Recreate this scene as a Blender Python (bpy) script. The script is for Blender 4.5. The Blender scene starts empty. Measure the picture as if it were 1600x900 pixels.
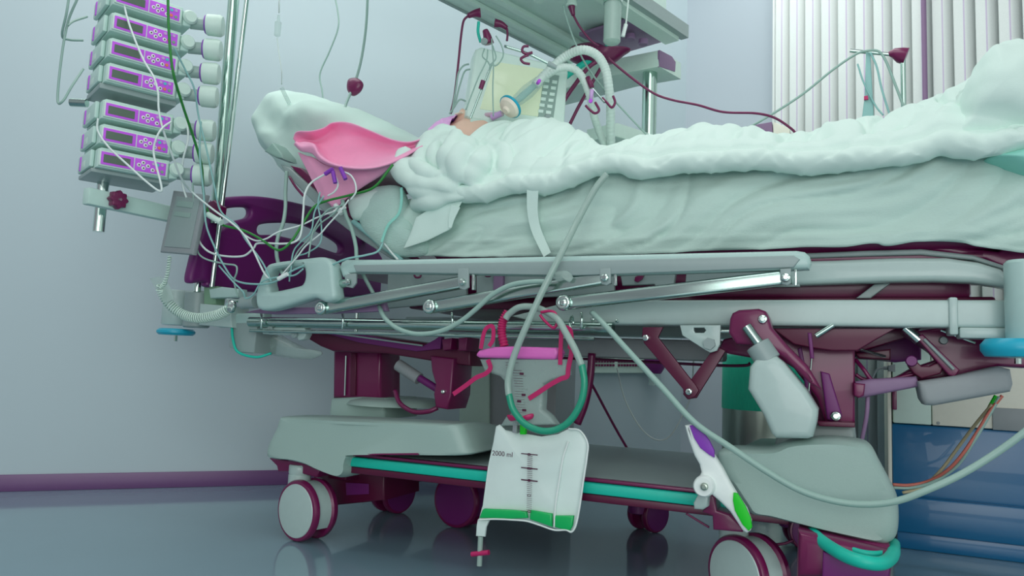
import bpy, bmesh, math, random
from mathutils import Vector, Matrix, noise
random.seed(7)
S = bpy.context.scene
COL = S.collection
# ---------------------------------------------------------------- camera
F = 1150.0
YAW, PITCH, ROLL = map(math.radians, (24.3, 5.8, 2.3))
_f = Vector((-math.sin(YAW)*math.cos(PITCH), math.cos(YAW)*math.cos(PITCH), math.sin(PITCH)))
_r0 = Vector((math.cos(YAW), math.sin(YAW), 0)); _u0 = _r0.cross(_f)
_r = _r0*math.cos(ROLL)+_u0*math.sin(ROLL); _u = -_r0*math.sin(ROLL)+_u0*math.cos(ROLL)
def ray(px, py): return _f+_r*((px-800)/F)-_u*((py-450)/F)
_d = ray(460, 845); CAM = _d*(-0.52/-_d.z); CAM = Vector((CAM.x, CAM.y, 0.52))
cd = bpy.data.cameras.new('camera'); cam = bpy.data.objects.new('camera', cd); COL.objects.link(cam)
cd.sensor_width = 36; cd.lens = 36*F/1600; cd.clip_start = .05
cam.matrix_world = Matrix(((_r.x,_u.x,-_f.x,CAM.x),(_r.y,_u.y,-_f.y,CAM.y),(_r.z,_u.z,-_f.z,CAM.z),(0,0,0,1)))
S.camera = cam
# ---------------------------------------------------------------- light
S.view_settings.view_transform = 'Standard'; S.view_settings.look = 'None'
S.view_settings.gamma = 1; S.view_settings.use_curve_mapping = False; S.view_settings.exposure = 0.0
W = bpy.data.worlds.new('world'); S.world = W; W.use_nodes = True
_wt = W.node_tree; _bg = _wt.nodes['Background']; _bg.inputs[1].default_value = 0.66
_tc = _wt.nodes.new('ShaderNodeTexCoord'); _nz = _wt.nodes.new('ShaderNodeTexNoise'); _nz.inputs['Scale'].default_value = 1.6; _nz.inputs['Detail'].default_value = 1
_cr = _wt.nodes.new('ShaderNodeValToRGB'); _cr.color_ramp.elements[0].position = .42; _cr.color_ramp.elements[0].color = (.42, .40, .46, 1)
_cr.color_ramp.elements[1].position = .58; _cr.color_ramp.elements[1].color = (1.0, 1.12, 1.12, 1)
_wt.links.new(_tc.outputs['Generated'], _nz.inputs[0]); _wt.links.new(_nz.outputs[0], _cr.inputs[0]); _wt.links.new(_cr.outputs[0], _bg.inputs[0])
def area(name, loc, target, size, power, col):
    l = bpy.data.lights.new(name, 'AREA'); l.shape = 'RECTANGLE'; l.size, l.size_y = size; l.energy = power; l.color = col
    o = bpy.data.objects.new(name, l); COL.objects.link(o); o.location = loc
    o.rotation_euler = (Vector(target)-Vector(loc)).to_track_quat('-Z', 'Y').to_euler(); return o
area('ceiling_light', (-0.1, -0.1, 2.85), (-0.1, 0.3, 0), (2.8, 1.2), 27, (.97, 1, .98))
area('ceiling_light_rear', (1.6, -2.6, 2.75), (0.6, 0.3, 0.9), (2.2, 1.0), 12, (.96, 1, 1))
area('wall_fill_light', (1.15, 1.25, 2.85), (0.9, 1.2, 0), (1.2, .5), 7, (.97, 1, .99))  # added fill lamp, brightens the wall, bin and locker behind the bed
area('low_fill_light', (2.2, -3.4, 0.95), (0.6, 0.6, 0.25), (2.8, 1.5), 36, (.98, 1, .99))  # added low fill from behind the camera, no real window there
# ---------------------------------------------------------------- geometry helpers
def Q(px, py, y=0.0): d = ray(px, py); return CAM+d*((y-CAM.y)/d.y)
def QX(px, py, x): d = ray(px, py); return CAM+d*((x-CAM.x)/d.x)
def QZ(px, py, z): d = ray(px, py); return CAM+d*((z-CAM.z)/d.z)
def QD(px, py, dep): d = ray(px, py); return CAM+d*dep
def QN(px, py, P0, e): # vertical plane through P0 containing horizontal direction e
    n = Vector((e[1], -e[0], 0)); d = ray(px, py); return CAM+d*((P0-CAM).dot(n)/d.dot(n))
WP = {}
def wpos(o): return WP.get(o.name, Vector((0,0,0))) if o else Vector((0,0,0))
def sm(me, on=True):
    for p in me.polygons: p.use_smooth = bool(on)
def finish(name, me, mat, parent=None, smooth=True, mods=None, kind=None):
    if len(me.vertices):
        xs=[v.co.x for v in me.vertices]; ys=[v.co.y for v in me.vertices]; zs=[v.co.z for v in me.vertices]
        c = Vector(((min(xs)+max(xs))/2, (min(ys)+max(ys))/2, min(zs)))
        me.transform(Matrix.Translation(-c))
    else: c = Vector((0,0,0))
    mats = mat if isinstance(mat, (list, tuple)) else [mat]
    for m in mats: me.materials.append(M[m])
    sm(me, smooth)
    if smooth and smooth != 'all':
        try: me.set_sharp_from_angle(angle=math.radians(38))
        except Exception: pass
    o = bpy.data.objects.new(name, me); COL.objects.link(o)
    WP[o.name] = c.copy(); o.location = c-wpos(parent)
    if parent: o.parent = parent
    for t, kw in (mods or []):
        m = o.modifiers.new(t.lower(), t)
        for k, v in kw.items(): setattr(m, k, v)
    return o
def obj(name, bm, mat, parent=None, smooth=True, mods=None):
    bmesh.ops.recalc_face_normals(bm, faces=bm.faces[:])
    me = bpy.data.meshes.new(name); bm.to_mesh(me); bm.free()
    return finish(name, me, mat, parent, smooth, mods)
def tag(o, label, cat=None, group=None):
    o['label'] = label
    if cat: o['category'] = cat
    if group: o['group'] = group
    return o
def thing(name, label, cat, loc, group=None):
    o = bpy.data.objects.new(name, None); COL.objects.link(o); o.location = loc; o.empty_display_size = .05
    WP[o.name] = Vector(loc); return tag(o, label, cat, group)
def structure(o): o['kind'] = 'structure'; return o
def catmull(pts, n=8):
    P = [Vector(p) for p in pts]
    if len(P) < 3: return P
    P = [P[0]*2-P[1]]+P+[P[-1]*2-P[-2]]; out = []
    for i in range(1, len(P)-2):
        a, b, c, d = P[i-1:i+3]
        for k in range(n):
            t = k/n; out.append(.5*((2*b)+(c-a)*t+(2*a-5*b+4*c-d)*t*t+(3*b-a-3*c+d)*t**3))
    out.append(P[-2]); return out
def sweep(bm, pts, rad, seg=8, cap=True, closed=False):
    n = len(pts); rings = []; up = None
    for i, p in enumerate(pts):
        a = pts[max(i-1, 0)]; b = pts[min(i+1, n-1)]; t = (b-a)
        if t.length < 1e-9: t = Vector((0,0,1))
        t.normalize()
        if up is None:
            up = t.orthogonal().normalized()
        else:
            up = (up-t*up.dot(t))
            if up.length < 1e-6: up = t.orthogonal()
            up.normalize()
        s = t.cross(up); r = rad(i/(n-1)) if callable(rad) else rad
        rings.append([bm.verts.new(p+(up*math.cos(2*math.pi*k/seg)+s*math.sin(2*math.pi*k/seg))*r) for k in range(seg)])
    for A, B in zip(rings, rings[1:]):
        for k in range(seg): bm.faces.new((A[k], A[(k+1)%seg], B[(k+1)%seg], B[k]))
    if cap: bm.faces.new(rings[0][::-1]); bm.faces.new(rings[-1])
    return bm
def tube_bm(pts, r, n=8, seg=8, bm=None):
    bm = bm or bmesh.new(); return sweep(bm, catmull(pts, n), r, seg)
def tube(name, pts, r, mat, parent=None, n=8, seg=8): return obj(name, tube_bm(pts, r, n, seg), mat, parent, 'all')
def rod(name, a, b, r, mat, parent=None, seg=20):
    bm = bmesh.new(); sweep(bm, [Vector(a), Vector(b)], r, seg); return obj(name, bm, mat, parent)
def ptube(name, pp, r, mat, parent=None, n=8, seg=8, y=None): # (px,py,y) points
    return tube(name, [Q(*(p if len(p) == 3 else (p[0], p[1], y))) for p in pp], r, mat, parent, n, seg)
def lathe_bm(prof, a, axis, seg=28, bm=None): # prof: (t along axis, radius)
    bm = bm or bmesh.new(); ax = Vector(axis).normalized(); u = ax.orthogonal().normalized(); v = ax.cross(u); rings = []
    for t, r in prof:
        c = Vector(a)+ax*t
        rings.append([bm.verts.new(c+(u*math.cos(2*math.pi*k/seg)+v*math.sin(2*math.pi*k/seg))*max(r, 1e-4)) for k in range(seg)])
    for A, B in zip(rings, rings[1:]):
        for k in range(seg): bm.faces.new((A[k], A[(k+1)%seg], B[(k+1)%seg], B[k]))
    bm.faces.new(rings[0][::-1]); bm.faces.new(rings[-1]); return bm
def lathe(name, prof, a, axis, mat, parent=None, seg=28): return obj(name, lathe_bm(prof, a, axis, seg), mat, parent)
def box_bm(x0, x1, y0, y1, z0, z1, bev=0.0, seg=2, bm=None):
    bm2 = bmesh.new(); bmesh.ops.create_cube(bm2, size=1)
    for v in bm2.verts: v.co = Vector(((x0+x1)/2+v.co.x*(x1-x0), (y0+y1)/2+v.co.y*(y1-y0), (z0+z1)/2+v.co.z*(z1-z0)))
    if bev: bmesh.ops.bevel(bm2, geom=bm2.edges[:], offset=bev, segments=seg, profile=.5, affect='EDGES')
    if bm is None: return bm2
    me = bpy.data.meshes.new('t'); bm2.to_mesh(me); bm2.free(); bm.from_mesh(me); bpy.data.meshes.remove(me); return bm
def box(name, x0, x1, y0, y1, z0, z1, mat, parent=None, bev=.003): return obj(name, box_bm(x0, x1, y0, y1, z0, z1, bev), mat, parent)
def frame(o, e1, e2, e3): return Matrix(((e1[0],e2[0],e3[0],o[0]),(e1[1],e2[1],e3[1],o[1]),(e1[2],e2[2],e3[2],o[2]),(0,0,0,1)))
def obox(name, o, e1, L, e2, D, H, mat, parent=None, bev=.003): # box from corner o
    bm = box_bm(0, L, 0, D, 0, H, bev); bm.transform(frame(o, e1, e2, (0,0,1))); return obj(name, bm, mat, parent)
def curve_mesh(loops, t0, t1, bev, mat4, smooth_outline=False):
    cu = bpy.data.curves.new('c', 'CURVE'); cu.dimensions = '2D'; cu.fill_mode = 'BOTH'
    for L in loops:
        if smooth_outline:
            n = len(L); P = [Vector((p[0], p[1], 0)) for p in L]; out = []
            for i in range(n):
                a, b, c, d = P[i-1], P[i], P[(i+1)%n], P[(i+2)%n]
                for k in range(6):
                    t = k/6; out.append(.5*((2*b)+(c-a)*t+(2*a-5*b+4*c-d)*t*t+(3*b-a-3*c+d)*t**3))
            L = [(p.x, p.y) for p in out]
        s = cu.splines.new('POLY'); s.points.add(len(L)-1); s.use_cyclic_u = True
        for p, q in zip(s.points, L): p.co = (q[0], q[1], 0, 1)
    h = abs(t1-t0)/2; bev = min(bev, h*.98); cu.extrude = h-bev; cu.bevel_depth = bev; cu.bevel_resolution = 2; cu.offset = -bev
    o = bpy.data.objects.new('c', cu); COL.objects.link(o)
    dg = bpy.context.evaluated_depsgraph_get(); me = bpy.data.meshes.new_from_object(o.evaluated_get(dg))
    bpy.data.objects.remove(o); bpy.data.curves.remove(cu)
    me.transform(Matrix.Translation((0, 0, (t0+t1)/2))); me.transform(mat4); return me
MY = Matrix(((1,0,0,0),(0,0,1,0),(0,1,0,0),(0,0,0,1)))  # local x->X, y->Z, z->Y
MX = Matrix(((0,0,1,0),(1,0,0,0),(0,1,0,0),(0,0,0,1)))  # local x->Y, y->Z, z->X
def fixn(me):
    bm = bmesh.new(); bm.from_mesh(me); bmesh.ops.remove_doubles(bm, verts=bm.verts[:], dist=1e-6)
    bmesh.ops.recalc_face_normals(bm, faces=bm.faces[:]); bm.to_mesh(me); bm.free(); return me
def slab(name, loops, y0, y1, mat, parent=None, bev=.004, rnd=False):
    """side-view outline on the plane y0, given depth y0..y1"""
    if not isinstance(loops[0][0], (tuple, list)): loops = [loops]
    L = [[(Q(a, b, y0).x, Q(a, b, y0).z) for a, b in lp] for lp in loops]
    return finish(name, fixn(curve_mesh(L, y0, y1, bev, MY, rnd)), mat, parent)
def slabx(name, loops, x0, x1, mat, parent=None, bev=.004, rnd=False):
    if not isinstance(loops[0][0], (tuple, list)): loops = [loops]
    L = [[(QX(a, b, x1).y, QX(a, b, x1).z) for a, b in lp] for lp in loops]
    return finish(name, fixn(curve_mesh(L, x0, x1, bev, MX, rnd)), mat, parent)
def inplane(name, loops, P0, e, th, mat, parent=None, bev=.003, rnd=False):
    """outline on the vertical plane through P0 along e, thickness th away from the viewer"""
    if not isinstance(loops[0][0], (tuple, list)): loops = [loops]
    e = Vector((e[0], e[1], 0)).normalized(); n = Vector((e.y, -e.x, 0))
    if n.dot(P0-CAM) < 0: n = -n
    L = [[((QN(a, b, P0, e)-P0).dot(e), (QN(a, b, P0, e)-P0).z) for a, b in lp] for lp in loops]
    return finish(name, fixn(curve_mesh(L, 0, th, bev, frame(P0, e, (0,0,1), n), rnd)), mat, parent)
def inflate(outline, y, depth, amp=.006, freq=14, rings=9, rnd=True, bm=None, seedv=0.0, power=.5, sag=None):
    """soft padded shape: outline at plane y puffed to +-depth, with folds"""
    P = [Q(a, b, y) for a, b in outline]; n = len(P)
    if rnd:
        out = []
        for i in range(n):
            a, b, c, d = P[i-1], P[i], P[(i+1)%n], P[(i+2)%n]
            for k in range(5):
                t = k/5; out.append(.5*((2*b)+(c-a)*t+(2*a-5*b+4*c-d)*t*t+(3*b-a-3*c+d)*t**3))
        P = out; n = len(P)
    c = sum(P, Vector())/n; bm = bm or bmesh.new()
    def ring(s, side):
        vs = []
        for p in P:
            q = c.lerp(p, s); h = depth*(max(0, 1-s**2.4))**power
            nn = noise.noise(q*freq+Vector((seedv, side*3, 0)))
            q = q+Vector((0, side*h+side*nn*amp*(1-s*.5)*2, nn*amp*(1-s))); vs.append(bm.verts.new(q))
        return vs
    S_ = [math.sin((i+1)/rings*math.pi/2) for i in range(rings)]
    outer = ring(1.0, 0)
    for side in (-1, 1):
        n0 = noise.noise(c*freq+Vector((seedv, side*3, 0))); cv = bm.verts.new(c+Vector((0, side*depth+side*n0*amp*2, n0*amp))); prev = None
        for s in S_[:-1]+['o']:
            r = outer if s == 'o' else ring(s, side)
            for k in range(n):
                if prev is None: bm.faces.new((cv, r[k], r[(k+1)%n]))
                else: bm.faces.new((prev[k], prev[(k+1)%n], r[(k+1)%n], r[k]))
            prev = r
    return bm
def text_mesh(s, size, depth=.0006):
    cu = bpy.data.curves.new('t', 'FONT'); cu.body = s; cu.size = size; cu.extrude = depth/2; cu.align_x = 'CENTER'; cu.align_y = 'CENTER'; cu.resolution_u = 3
    o = bpy.data.objects.new('t', cu); COL.objects.link(o)
    dg = bpy.context.evaluated_depsgraph_get(); me = bpy.data.meshes.new_from_object(o.evaluated_get(dg))
    bpy.data.objects.remove(o); bpy.data.curves.remove(cu); return me
def bmjoin(bm, me):
    bm.from_mesh(me); bpy.data.meshes.remove(me)
def px_r(npx, p): # world radius for a pixel half width at point p
    return npx*(p-CAM).dot(_f)/F
# ---------------------------------------------------------------- materials
M = {}
def lin(c): return tuple(((v/255)/12.92 if v/255 <= .04045 else ((v/255+.055)/1.055)**2.4) for v in c)
def mat(name, rgb, rough=.5, metal=0.0, alpha=1.0, bump=0.0, scale=60, stretch=(1,1,1), emit=0.0, coat=0.0, var=0.0, spec=.5, sheen=0.0):
    m = bpy.data.materials.new(name); m.use_nodes = True; nt = m.node_tree; b = nt.nodes['Principled BSDF']; c = (*lin(rgb), 1)
    b.inputs['Base Color'].default_value = c; b.inputs['Roughness'].default_value = rough; b.inputs['Metallic'].default_value = metal
    b.inputs['Alpha'].default_value = alpha; b.inputs['Coat Weight'].default_value = coat; b.inputs['Specular IOR Level'].default_value = spec
    if emit: b.inputs['Emission Color'].default_value = c; b.inputs['Emission Strength'].default_value = emit
    tc = nt.nodes.new('ShaderNodeTexCoord'); mp = nt.nodes.new('ShaderNodeMapping'); mp.inputs['Scale'].default_value = stretch
    nz = nt.nodes.new('ShaderNodeTexNoise'); nz.inputs['Scale'].default_value = scale; nz.inputs['Detail'].default_value = 4
    nt.links.new(tc.outputs['Object'], mp.inputs[0]); nt.links.new(mp.outputs[0], nz.inputs[0])
    if bump:
        bp = nt.nodes.new('ShaderNodeBump'); bp.inputs['Strength'].default_value = bump; bp.inputs['Distance'].default_value = .01
        nt.links.new(nz.outputs[0], bp.inputs['Height']); nt.links.new(bp.outputs[0], b.inputs['Normal'])
    mr = nt.nodes.new('ShaderNodeMapRange'); v = var or .04
    mr.inputs['To Min'].default_value = 1-v; mr.inputs['To Max'].default_value = 1+v; nt.links.new(nz.outputs[0], mr.inputs[0])
    mx = nt.nodes.new('ShaderNodeMix'); mx.data_type = 'RGBA'; mx.blend_type = 'MULTIPLY'; mx.inputs[0].default_value = 1; mx.inputs[6].default_value = c
    nt.links.new(mr.outputs[0], mx.inputs[7]); nt.links.new(mx.outputs[2], b.inputs['Base Color'])
    M[name] = m; return m
mat('wall', (188, 205, 210), .62, scale=1.5, var=.015)
mat('wall_window', (196, 208, 216), .62, scale=1.5, var=.015)
mat('floor', (122, 152, 164), .11, scale=3, var=.05, coat=.3)
mat('skirting', (112, 74, 122), .35)
mat('bed_white', (180, 202, 197), .32, coat=.2)
mat('bed_grey', (150, 168, 166), .38)
mat('shroud', (160, 186, 178), .4, bump=.03, scale=300)
mat('rail_grey', (176, 206, 200), .35, coat=.2)
mat('steel', (176, 200, 192), .2, metal=1.0, stretch=(2,40,40), var=.12, scale=20)
mat('chrome', (206, 226, 218), .09, metal=1.0)
mat('brushed', (170, 184, 172), .32, metal=1.0, stretch=(60,60,1), scale=10, var=.1)
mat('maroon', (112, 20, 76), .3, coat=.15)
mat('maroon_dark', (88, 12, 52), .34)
mat('plum', (112, 32, 108), .42)
mat('teal', (18, 196, 172), .45)
mat('cyan', (26, 172, 200), .35)
mat('cloth', (212, 236, 227), .85, bump=.12, scale=420, var=.02, spec=.15)
mat('duvet', (218, 240, 231), .85, bump=.06, scale=300, var=.015, spec=.15)
mat('sheet', (198, 224, 214), .85, bump=.12, scale=160, stretch=(1,2,3), var=.03, spec=.15)
mat('ribbed', (196, 228, 218), .9, bump=.5, scale=90, stretch=(1,1,8), var=.05, spec=.1)
mat('mint', (150, 222, 206), .7, bump=.1, scale=60)
mat('pink', (252, 172, 208), .62, spec=.3, bump=.06, scale=60)
mat('pink_plastic', (226, 112, 196), .35)
mat('cap', (240, 184, 238), .8, bump=.5, scale=120, var=.15)
mat('skin', (244, 206, 184), .55, var=.06, scale=40)
mat('lips', (214, 116, 84), .5)
mat('hair', (120, 60, 70), .7)
mat('violet', (206, 92, 236), .4)
mat('violet_pale', (206, 168, 222), .4)
mat('violet_dark', (138, 60, 184), .45, var=.1, scale=200)
mat('lcd', (92, 112, 96), .25)
mat('pump', (196, 226, 216), .4)
mat('white', (236, 246, 242), .45)
mat('orange', (236, 130, 100), .5)
mat('turq', (90, 200, 208), .5)
mat('green_btn', (130, 170, 140), .5)
mat('green', (16, 206, 32), .45)
mat('urine', (10, 184, 96), .3)
mat('urine_tube', (40, 160, 128), .25, alpha=.92)
mat('green_cable', (40, 132, 52), .45)
mat('beige', (238, 238, 222), .55)
mat('beige_tube', (176, 164, 130), .4)
mat('blue', (14, 104, 152), .35, coat=.3, var=.03, scale=2)
mat('tube_grey', (150, 182, 172), .4)
mat('tube_white', (222, 236, 232), .35)
mat('tube_mint', (150, 204, 200), .3, alpha=.8)
mat('clear', (200, 226, 218), .12, alpha=.34)
mat('clear_hose', (222, 240, 232), .3, alpha=.86)
mat('clear_drain', (170, 196, 186), .2, alpha=.8)
mat('bag', (230, 248, 242), .25, alpha=.93, bump=.1, scale=25)
mat('wrap', (190, 214, 206), .2, alpha=.4)
mat('crimson', (190, 34, 100), .4)
mat('pole_green', (188, 214, 202), .16, metal=1.0)
mat('monitor', (224, 246, 236), .42)
mat('screen', (196, 212, 182), .12, emit=.3)
mat('keypad', (150, 176, 168), .5)
mat('ink', (78, 24, 56), .6)
mat('tube_pink', (214, 186, 204), .25)
mat('tape', (244, 232, 216), .7)
mat('slat', (226, 234, 230), .8, bump=.08, scale=200, spec=.1)
mat('slat_stripe', (204, 194, 216), .8, spec=.1)
mat('rod_metal', (184, 196, 190), .3, metal=.8)
mat('unit', (206, 230, 220), .45)
mat('unit_light', (210, 234, 222), .4)
mat('unit_under', (140, 112, 146), .5)
mat('locker', (186, 214, 198), .45)
mat('bin_bag', (40, 226, 182), .4, bump=.6, scale=40, stretch=(14,14,.6), var=.12)
mat('sink_grey', (150, 158, 160), .5)
mat('red_amber', (200, 110, 96), .5)
# ---------------------------------------------------------------- the room
A0 = QZ(0, 768, 0); A1 = QZ(1062, 742, 0)
ea = (A1-A0); ea.z = 0; ea.normalize(); na = Vector((-ea.y, ea.x, 0))
ew = Vector((math.cos(math.radians(26)), -math.sin(math.radians(26)), 0)); nw = Vector((-ew.y, ew.x, 0))
if nw.dot(A1-CAM) < 0: nw = -nw
if na.dot(A1-CAM) < 0: na = -na
FL = box_bm(-4.2, 4.6, -4.0, 4.2, -.1, 0); structure(obj('floor', FL, 'floor', None, False))
def wallbox(name, o, e, L, n, th, z0, z1, m, bev=0): 
    bm = box_bm(0, L, 0, th, z0, z1, bev); bm.transform(frame((o.x, o.y, 0), e, n, (0,0,1))); return structure(obj(name, bm, m, None, bool(bev)))
wallbox('wall_left', A0-ea*2.6, ea, (A1-A0).length+2.6, na, .12, 0, 3.0, 'wall')
wallbox('wall_right', A1, ew, 3.6, nw, .12, 0, 3.0, 'wall_window')
wallbox('baseboard_left', A0-ea*2.6-na*.008, ea, (A1-A0).length+2.592, na, .008, 0, .058, 'skirting', .002)
wallbox('baseboard_right', A1-nw*.008+ew*.01, ew, 3.5, nw, .008, 0, .058, 'skirting', .002)
# ================================================================= HOSPITAL BED
bed = thing('hospital_bed', 'grey and maroon wheeled hospital bed with folded side rail and teal edged chassis', 'hospital bed', (.65, .42, 0))
def bolt(name, px, py, y, r, parent, m='chrome'):
    c = Q(px, py, y); return lathe(name, [(0, r*.9), (.006, r), (.009, r*.85), (.010, r*.5), (.012, r*.45)], c, (0, -1, 0), m, parent, 20)
# ---- castors
def castor(cx, cy, rw, h, ang, parent, mdisc='bed_white', small=False):
    c = Vector((cx, cy, 0)); d = Vector((math.cos(ang), math.sin(ang), 0)); n = Vector((-d.y, d.x, 0))
    if n.y > 0: n = -n
    wc = c+Vector((0, 0, rw)); w = .030
    root = lathe('castor', [(0, .026), (.004, .032), (h-rw*1.35, .032), (h-rw*1.35+.002, .030), (h-rw*1.35+.006, .032), (h-rw*1.05, .032), (h-rw*1.05+.004, .029)], c+Vector((0, 0, rw*1.05))-d*.045, (0, 0, 1), mdisc, parent)
    for s in (1, -1):
        o = wc+n*(s*.020)
        lathe('tyre', [(0, rw*.6), (0, rw*.93), (.005, rw), (.016, rw), (.021, rw*.96), (.022, rw*.9)], o, n*s, 'maroon', root, 48)
        lathe('wheel_cover', [(.018, rw*.4), (.0215, rw*.88), (.024, rw*.86), (.0265, rw*.6), (.027, .002)], o, n*s, mdisc, root, 48)
    bm = bmesh.new(); arc = [wc+d*(math.cos(a)*rw*.93)+Vector((0, 0, math.sin(a)*rw*.93)) for a in [math.radians(x) for x in range(-35, 186, 13)]]
    prev = None
    for i, p in enumerate(arc):
        rr = (p-wc).normalized(); q = [bm.verts.new(p+n*.022), bm.verts.new(p-n*.022), bm.verts.new(p-n*.022-rr*.01), bm.verts.new(p+n*.022-rr*.01)]
        if prev:
            for k in range(4): bm.faces.new((prev[k], prev[(k+1)%4], q[(k+1)%4], q[k]))
        else: bm.faces.new(q)
        prev = q
    bm.faces.new(prev[::-1]); obj('mudguard', bm, mdisc, root)
    return root
castor(0.015, .03, .084, .20, math.radians(-12), bed)
castor(1.215, .03, .084, .20, math.radians(-38), bed)
castor(.30, .43, .084, .2, math.radians(-8), bed, 'plum')
_c = QZ(1012, 829, 0); castor(_c.x, _c.y, .055, .2, math.radians(60), bed, 'plum')
_c = QZ(612, 800, 0); castor(_c.x, _c.y, .07, .2, math.radians(75), bed, 'plum')
castor(1.30, .74, .06, .2, math.radians(20), bed, 'plum')
# ---- chassis
box('chassis_deck', .02, 1.46, .015, .72, .238, .258, 'bed_grey', bed, .006)
box('chassis_frame', -.06, 1.46, .02, .715, .205, .237, 'maroon', bed, .004)
bm = box_bm(.10, 1.30, -.012, .014, .222, .248, .006); obj('edge_trim', bm, 'teal', bed)
box('chassis_lip', .10, 1.30, -.004, .016, .2495, .2575, 'maroon', bed, .002)
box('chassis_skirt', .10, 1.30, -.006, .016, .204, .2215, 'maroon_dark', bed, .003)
for (a, b, c, d) in ((400, 738, 600, 790),):
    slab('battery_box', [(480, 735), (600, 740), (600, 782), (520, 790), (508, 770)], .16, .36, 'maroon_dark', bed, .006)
o = slab('battery_label', [(540, 754), (576, 756), (576, 772), (541, 774)], .155, .158, 'plum', bed, .001)
slab('castor_mount', [(420, 716), (470, 722), (500, 735), (494, 746), (470, 740), (463, 737), (434, 737), (432, 728)], .02, .10, 'maroon', bed, .004)
box('crossbar', .02, .09, .10, .70, .16, .22, 'maroon_dark', bed, .006)
# left shroud
def shroud(name, outline, y0, mid, y1, drop, mat_, parent):
    """moulded cover: outline with rounded front shoulder rolled back to y1"""
    P = [(Q(a, b, y0).x, Q(a, b, y0).z) for a, b in outline]
    n = len(P); R = []
    for i in range(n):
        a, b, c, d = [Vector((*P[j % n], 0)) for j in (i-1, i, i+1, i+2)]
        for k in range(5):
            t = k/5; R.append(.5*((2*b)+(c-a)*t+(2*a-5*b+4*c-d)*t*t+(3*b-a-3*c+d)*t**3))
    cx = sum(p.x for p in R)/len(R); cz = sum(p.y for p in R)/len(R)
    bm = bmesh.new(); rings = []
    prof = [(0, .80, .0), (0.0, .90, 0), (.004, .955, 0), (.014, .985, 0), (.03, 1.0, 0), (mid, 1.0, 0), (mid+.08, .985, drop*.25), (mid+.2, .95, drop*.8), (y1-y0, .9, drop)]
    for dy, s, dr in prof:
        ring = []
        for p in R:
            hz = p.y-cz
            x = cx+(p.x-cx)*s; z = cz+hz*s
            if hz > 0: z -= dr*(hz/.1)
            bulge = -.012*math.exp(-((p.x-cx)/.12)**2) if dy == 0 else 0
            ring.append(bm.verts.new((x, y0+dy+bulge, z)))
        rings.append(ring)
    for A, B in zip(rings, rings[1:]):
        for k in range(len(A)): bm.faces.new((A[k], A[(k+1)%len(A)], B[(k+1)%len(A)], B[k]))
    bm.faces.new(rings[0]); bm.faces.new(rings[-1][::-1])
    return obj(name, bm, mat_, parent)
shroud('base_cover', [(411, 713), (414, 695), (420, 682), (427, 668), (431, 655), (440, 651), (500, 652), (570, 655), (640, 659), (700, 662), (716, 664), (724, 680), (731, 700), (728, 712), (640, 712), (553, 712), (545, 716), (541, 728), (540, 740), (533, 747), (520, 746), (490, 735), (470, 726), (445, 720), (425, 718)], -.03, .10, .42, .03, 'shroud', bed)
slab('cover_seam', [(553, 709), (600, 708.5), (652, 708), (654, 711), (600, 711), (551, 712)], -.036, -.03, 'maroon', bed, .0008)
lathe('column_collar', [(0, .16), (.012, .15), (.022, .12)], Vector((.10, .33, .372)), (0, 0, 1), 'shroud', bed, 40)
slab('column_sleeve', [(516, 622), (560, 620), (600, 622), (600, 655), (512, 655)], .22, .42, 'shroud', bed, .012)
slab('lift_column', [(520, 545), (594, 545), (594, 624), (519, 622)], .24, .36, 'maroon', bed, .012)
# raised main beam under the head half
slab('lift_yoke', [(460, 515), (520, 516), (640, 533), (734, 546), (735, 572), (700, 568), (600, 552), (520, 549), (500, 541), (478, 528)], .16, .30, 'maroon_dark', bed, .006)
slab('yoke_flange', [(495, 517), (560, 521), (660, 541), (680, 530), (690, 522), (688, 545), (650, 549), (560, 535)], .15, .17, 'plum', bed, .002)
slab('tilt_bracket', [(672, 556), (709, 560), (705, 618), (698, 640), (680, 637), (677, 616), (680, 600), (674, 580)], .14, .26, 'maroon', bed, .006)
rod('tilt_strut', Q(622, 570, .2), Q(690, 612, .2), .011, 'plum', bed)
rod('strut_sleeve', Q(622, 570, .2), Q(655, 592, .2), .018, 'sink_grey', bed)
ptube('column_cable', [(617, 610, .18), (625, 630, .17), (645, 643, .16), (668, 643, .16), (684, 637, .17)], .007, 'maroon', bed)
# ---- hand-rail tube, side beams
z_t = .612
def xr(px, py, y=0): return Q(px, py, y).x
bm = bmesh.new(); sweep(bm, [Vector((-.24, .02, z_t)), Vector((.90, .02, z_t))], .0155, 20); obj('side_tube', bm, 'steel', bed)
bm = bmesh.new(); sweep(bm, [Vector((-.22, .0, .585)), Vector((.86, .0, .585))], .0045, 10); obj('accessory_rod', bm, 'steel', bed)
for px in (408, 535, 706, 908):
    x = xr(px, 500); ptube('rod_bracket', [(px, 488, -.002), (px+1, 500, -.006), (px, 514, -.002)], .0035, 'chrome', bed, 4)
bm = bmesh.new(); L = [(Q(898, 478, .04).x, .682), (1.30, .684), (1.72, .684), (1.72, .628), (1.29, .626), (Q(1110, 505, .04).x, .624), (.70, .622), (.62, .64)]
me = fixn(curve_mesh([L], .035, .085, .007, MY)); finish('side_beam', me, 'bed_white', bed)
bm = box_bm(1.602, 1.618, .028, .09, .612, .689, .004); obj('beam_collar', bm, 'bed_white', bed)
box('beam_end', 1.62, 1.735, .033, .088, .606, .628, 'bed_white', bed, .004)
box('side_beam', -.16, 1.74, .76, .82, .625, .684, 'bed_white', bed, .006)
box('inner_beam', .45, 1.12, .30, .36, .545, .60, 'sink_grey', bed, .008)
box('mattress_tray', .22, 1.66, .16, .74, .70, .775, 'maroon', bed, .01)
box('tray_rim', -.05, 1.68, .10, .80, .775, .797, 'maroon', bed, .006)
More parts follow.
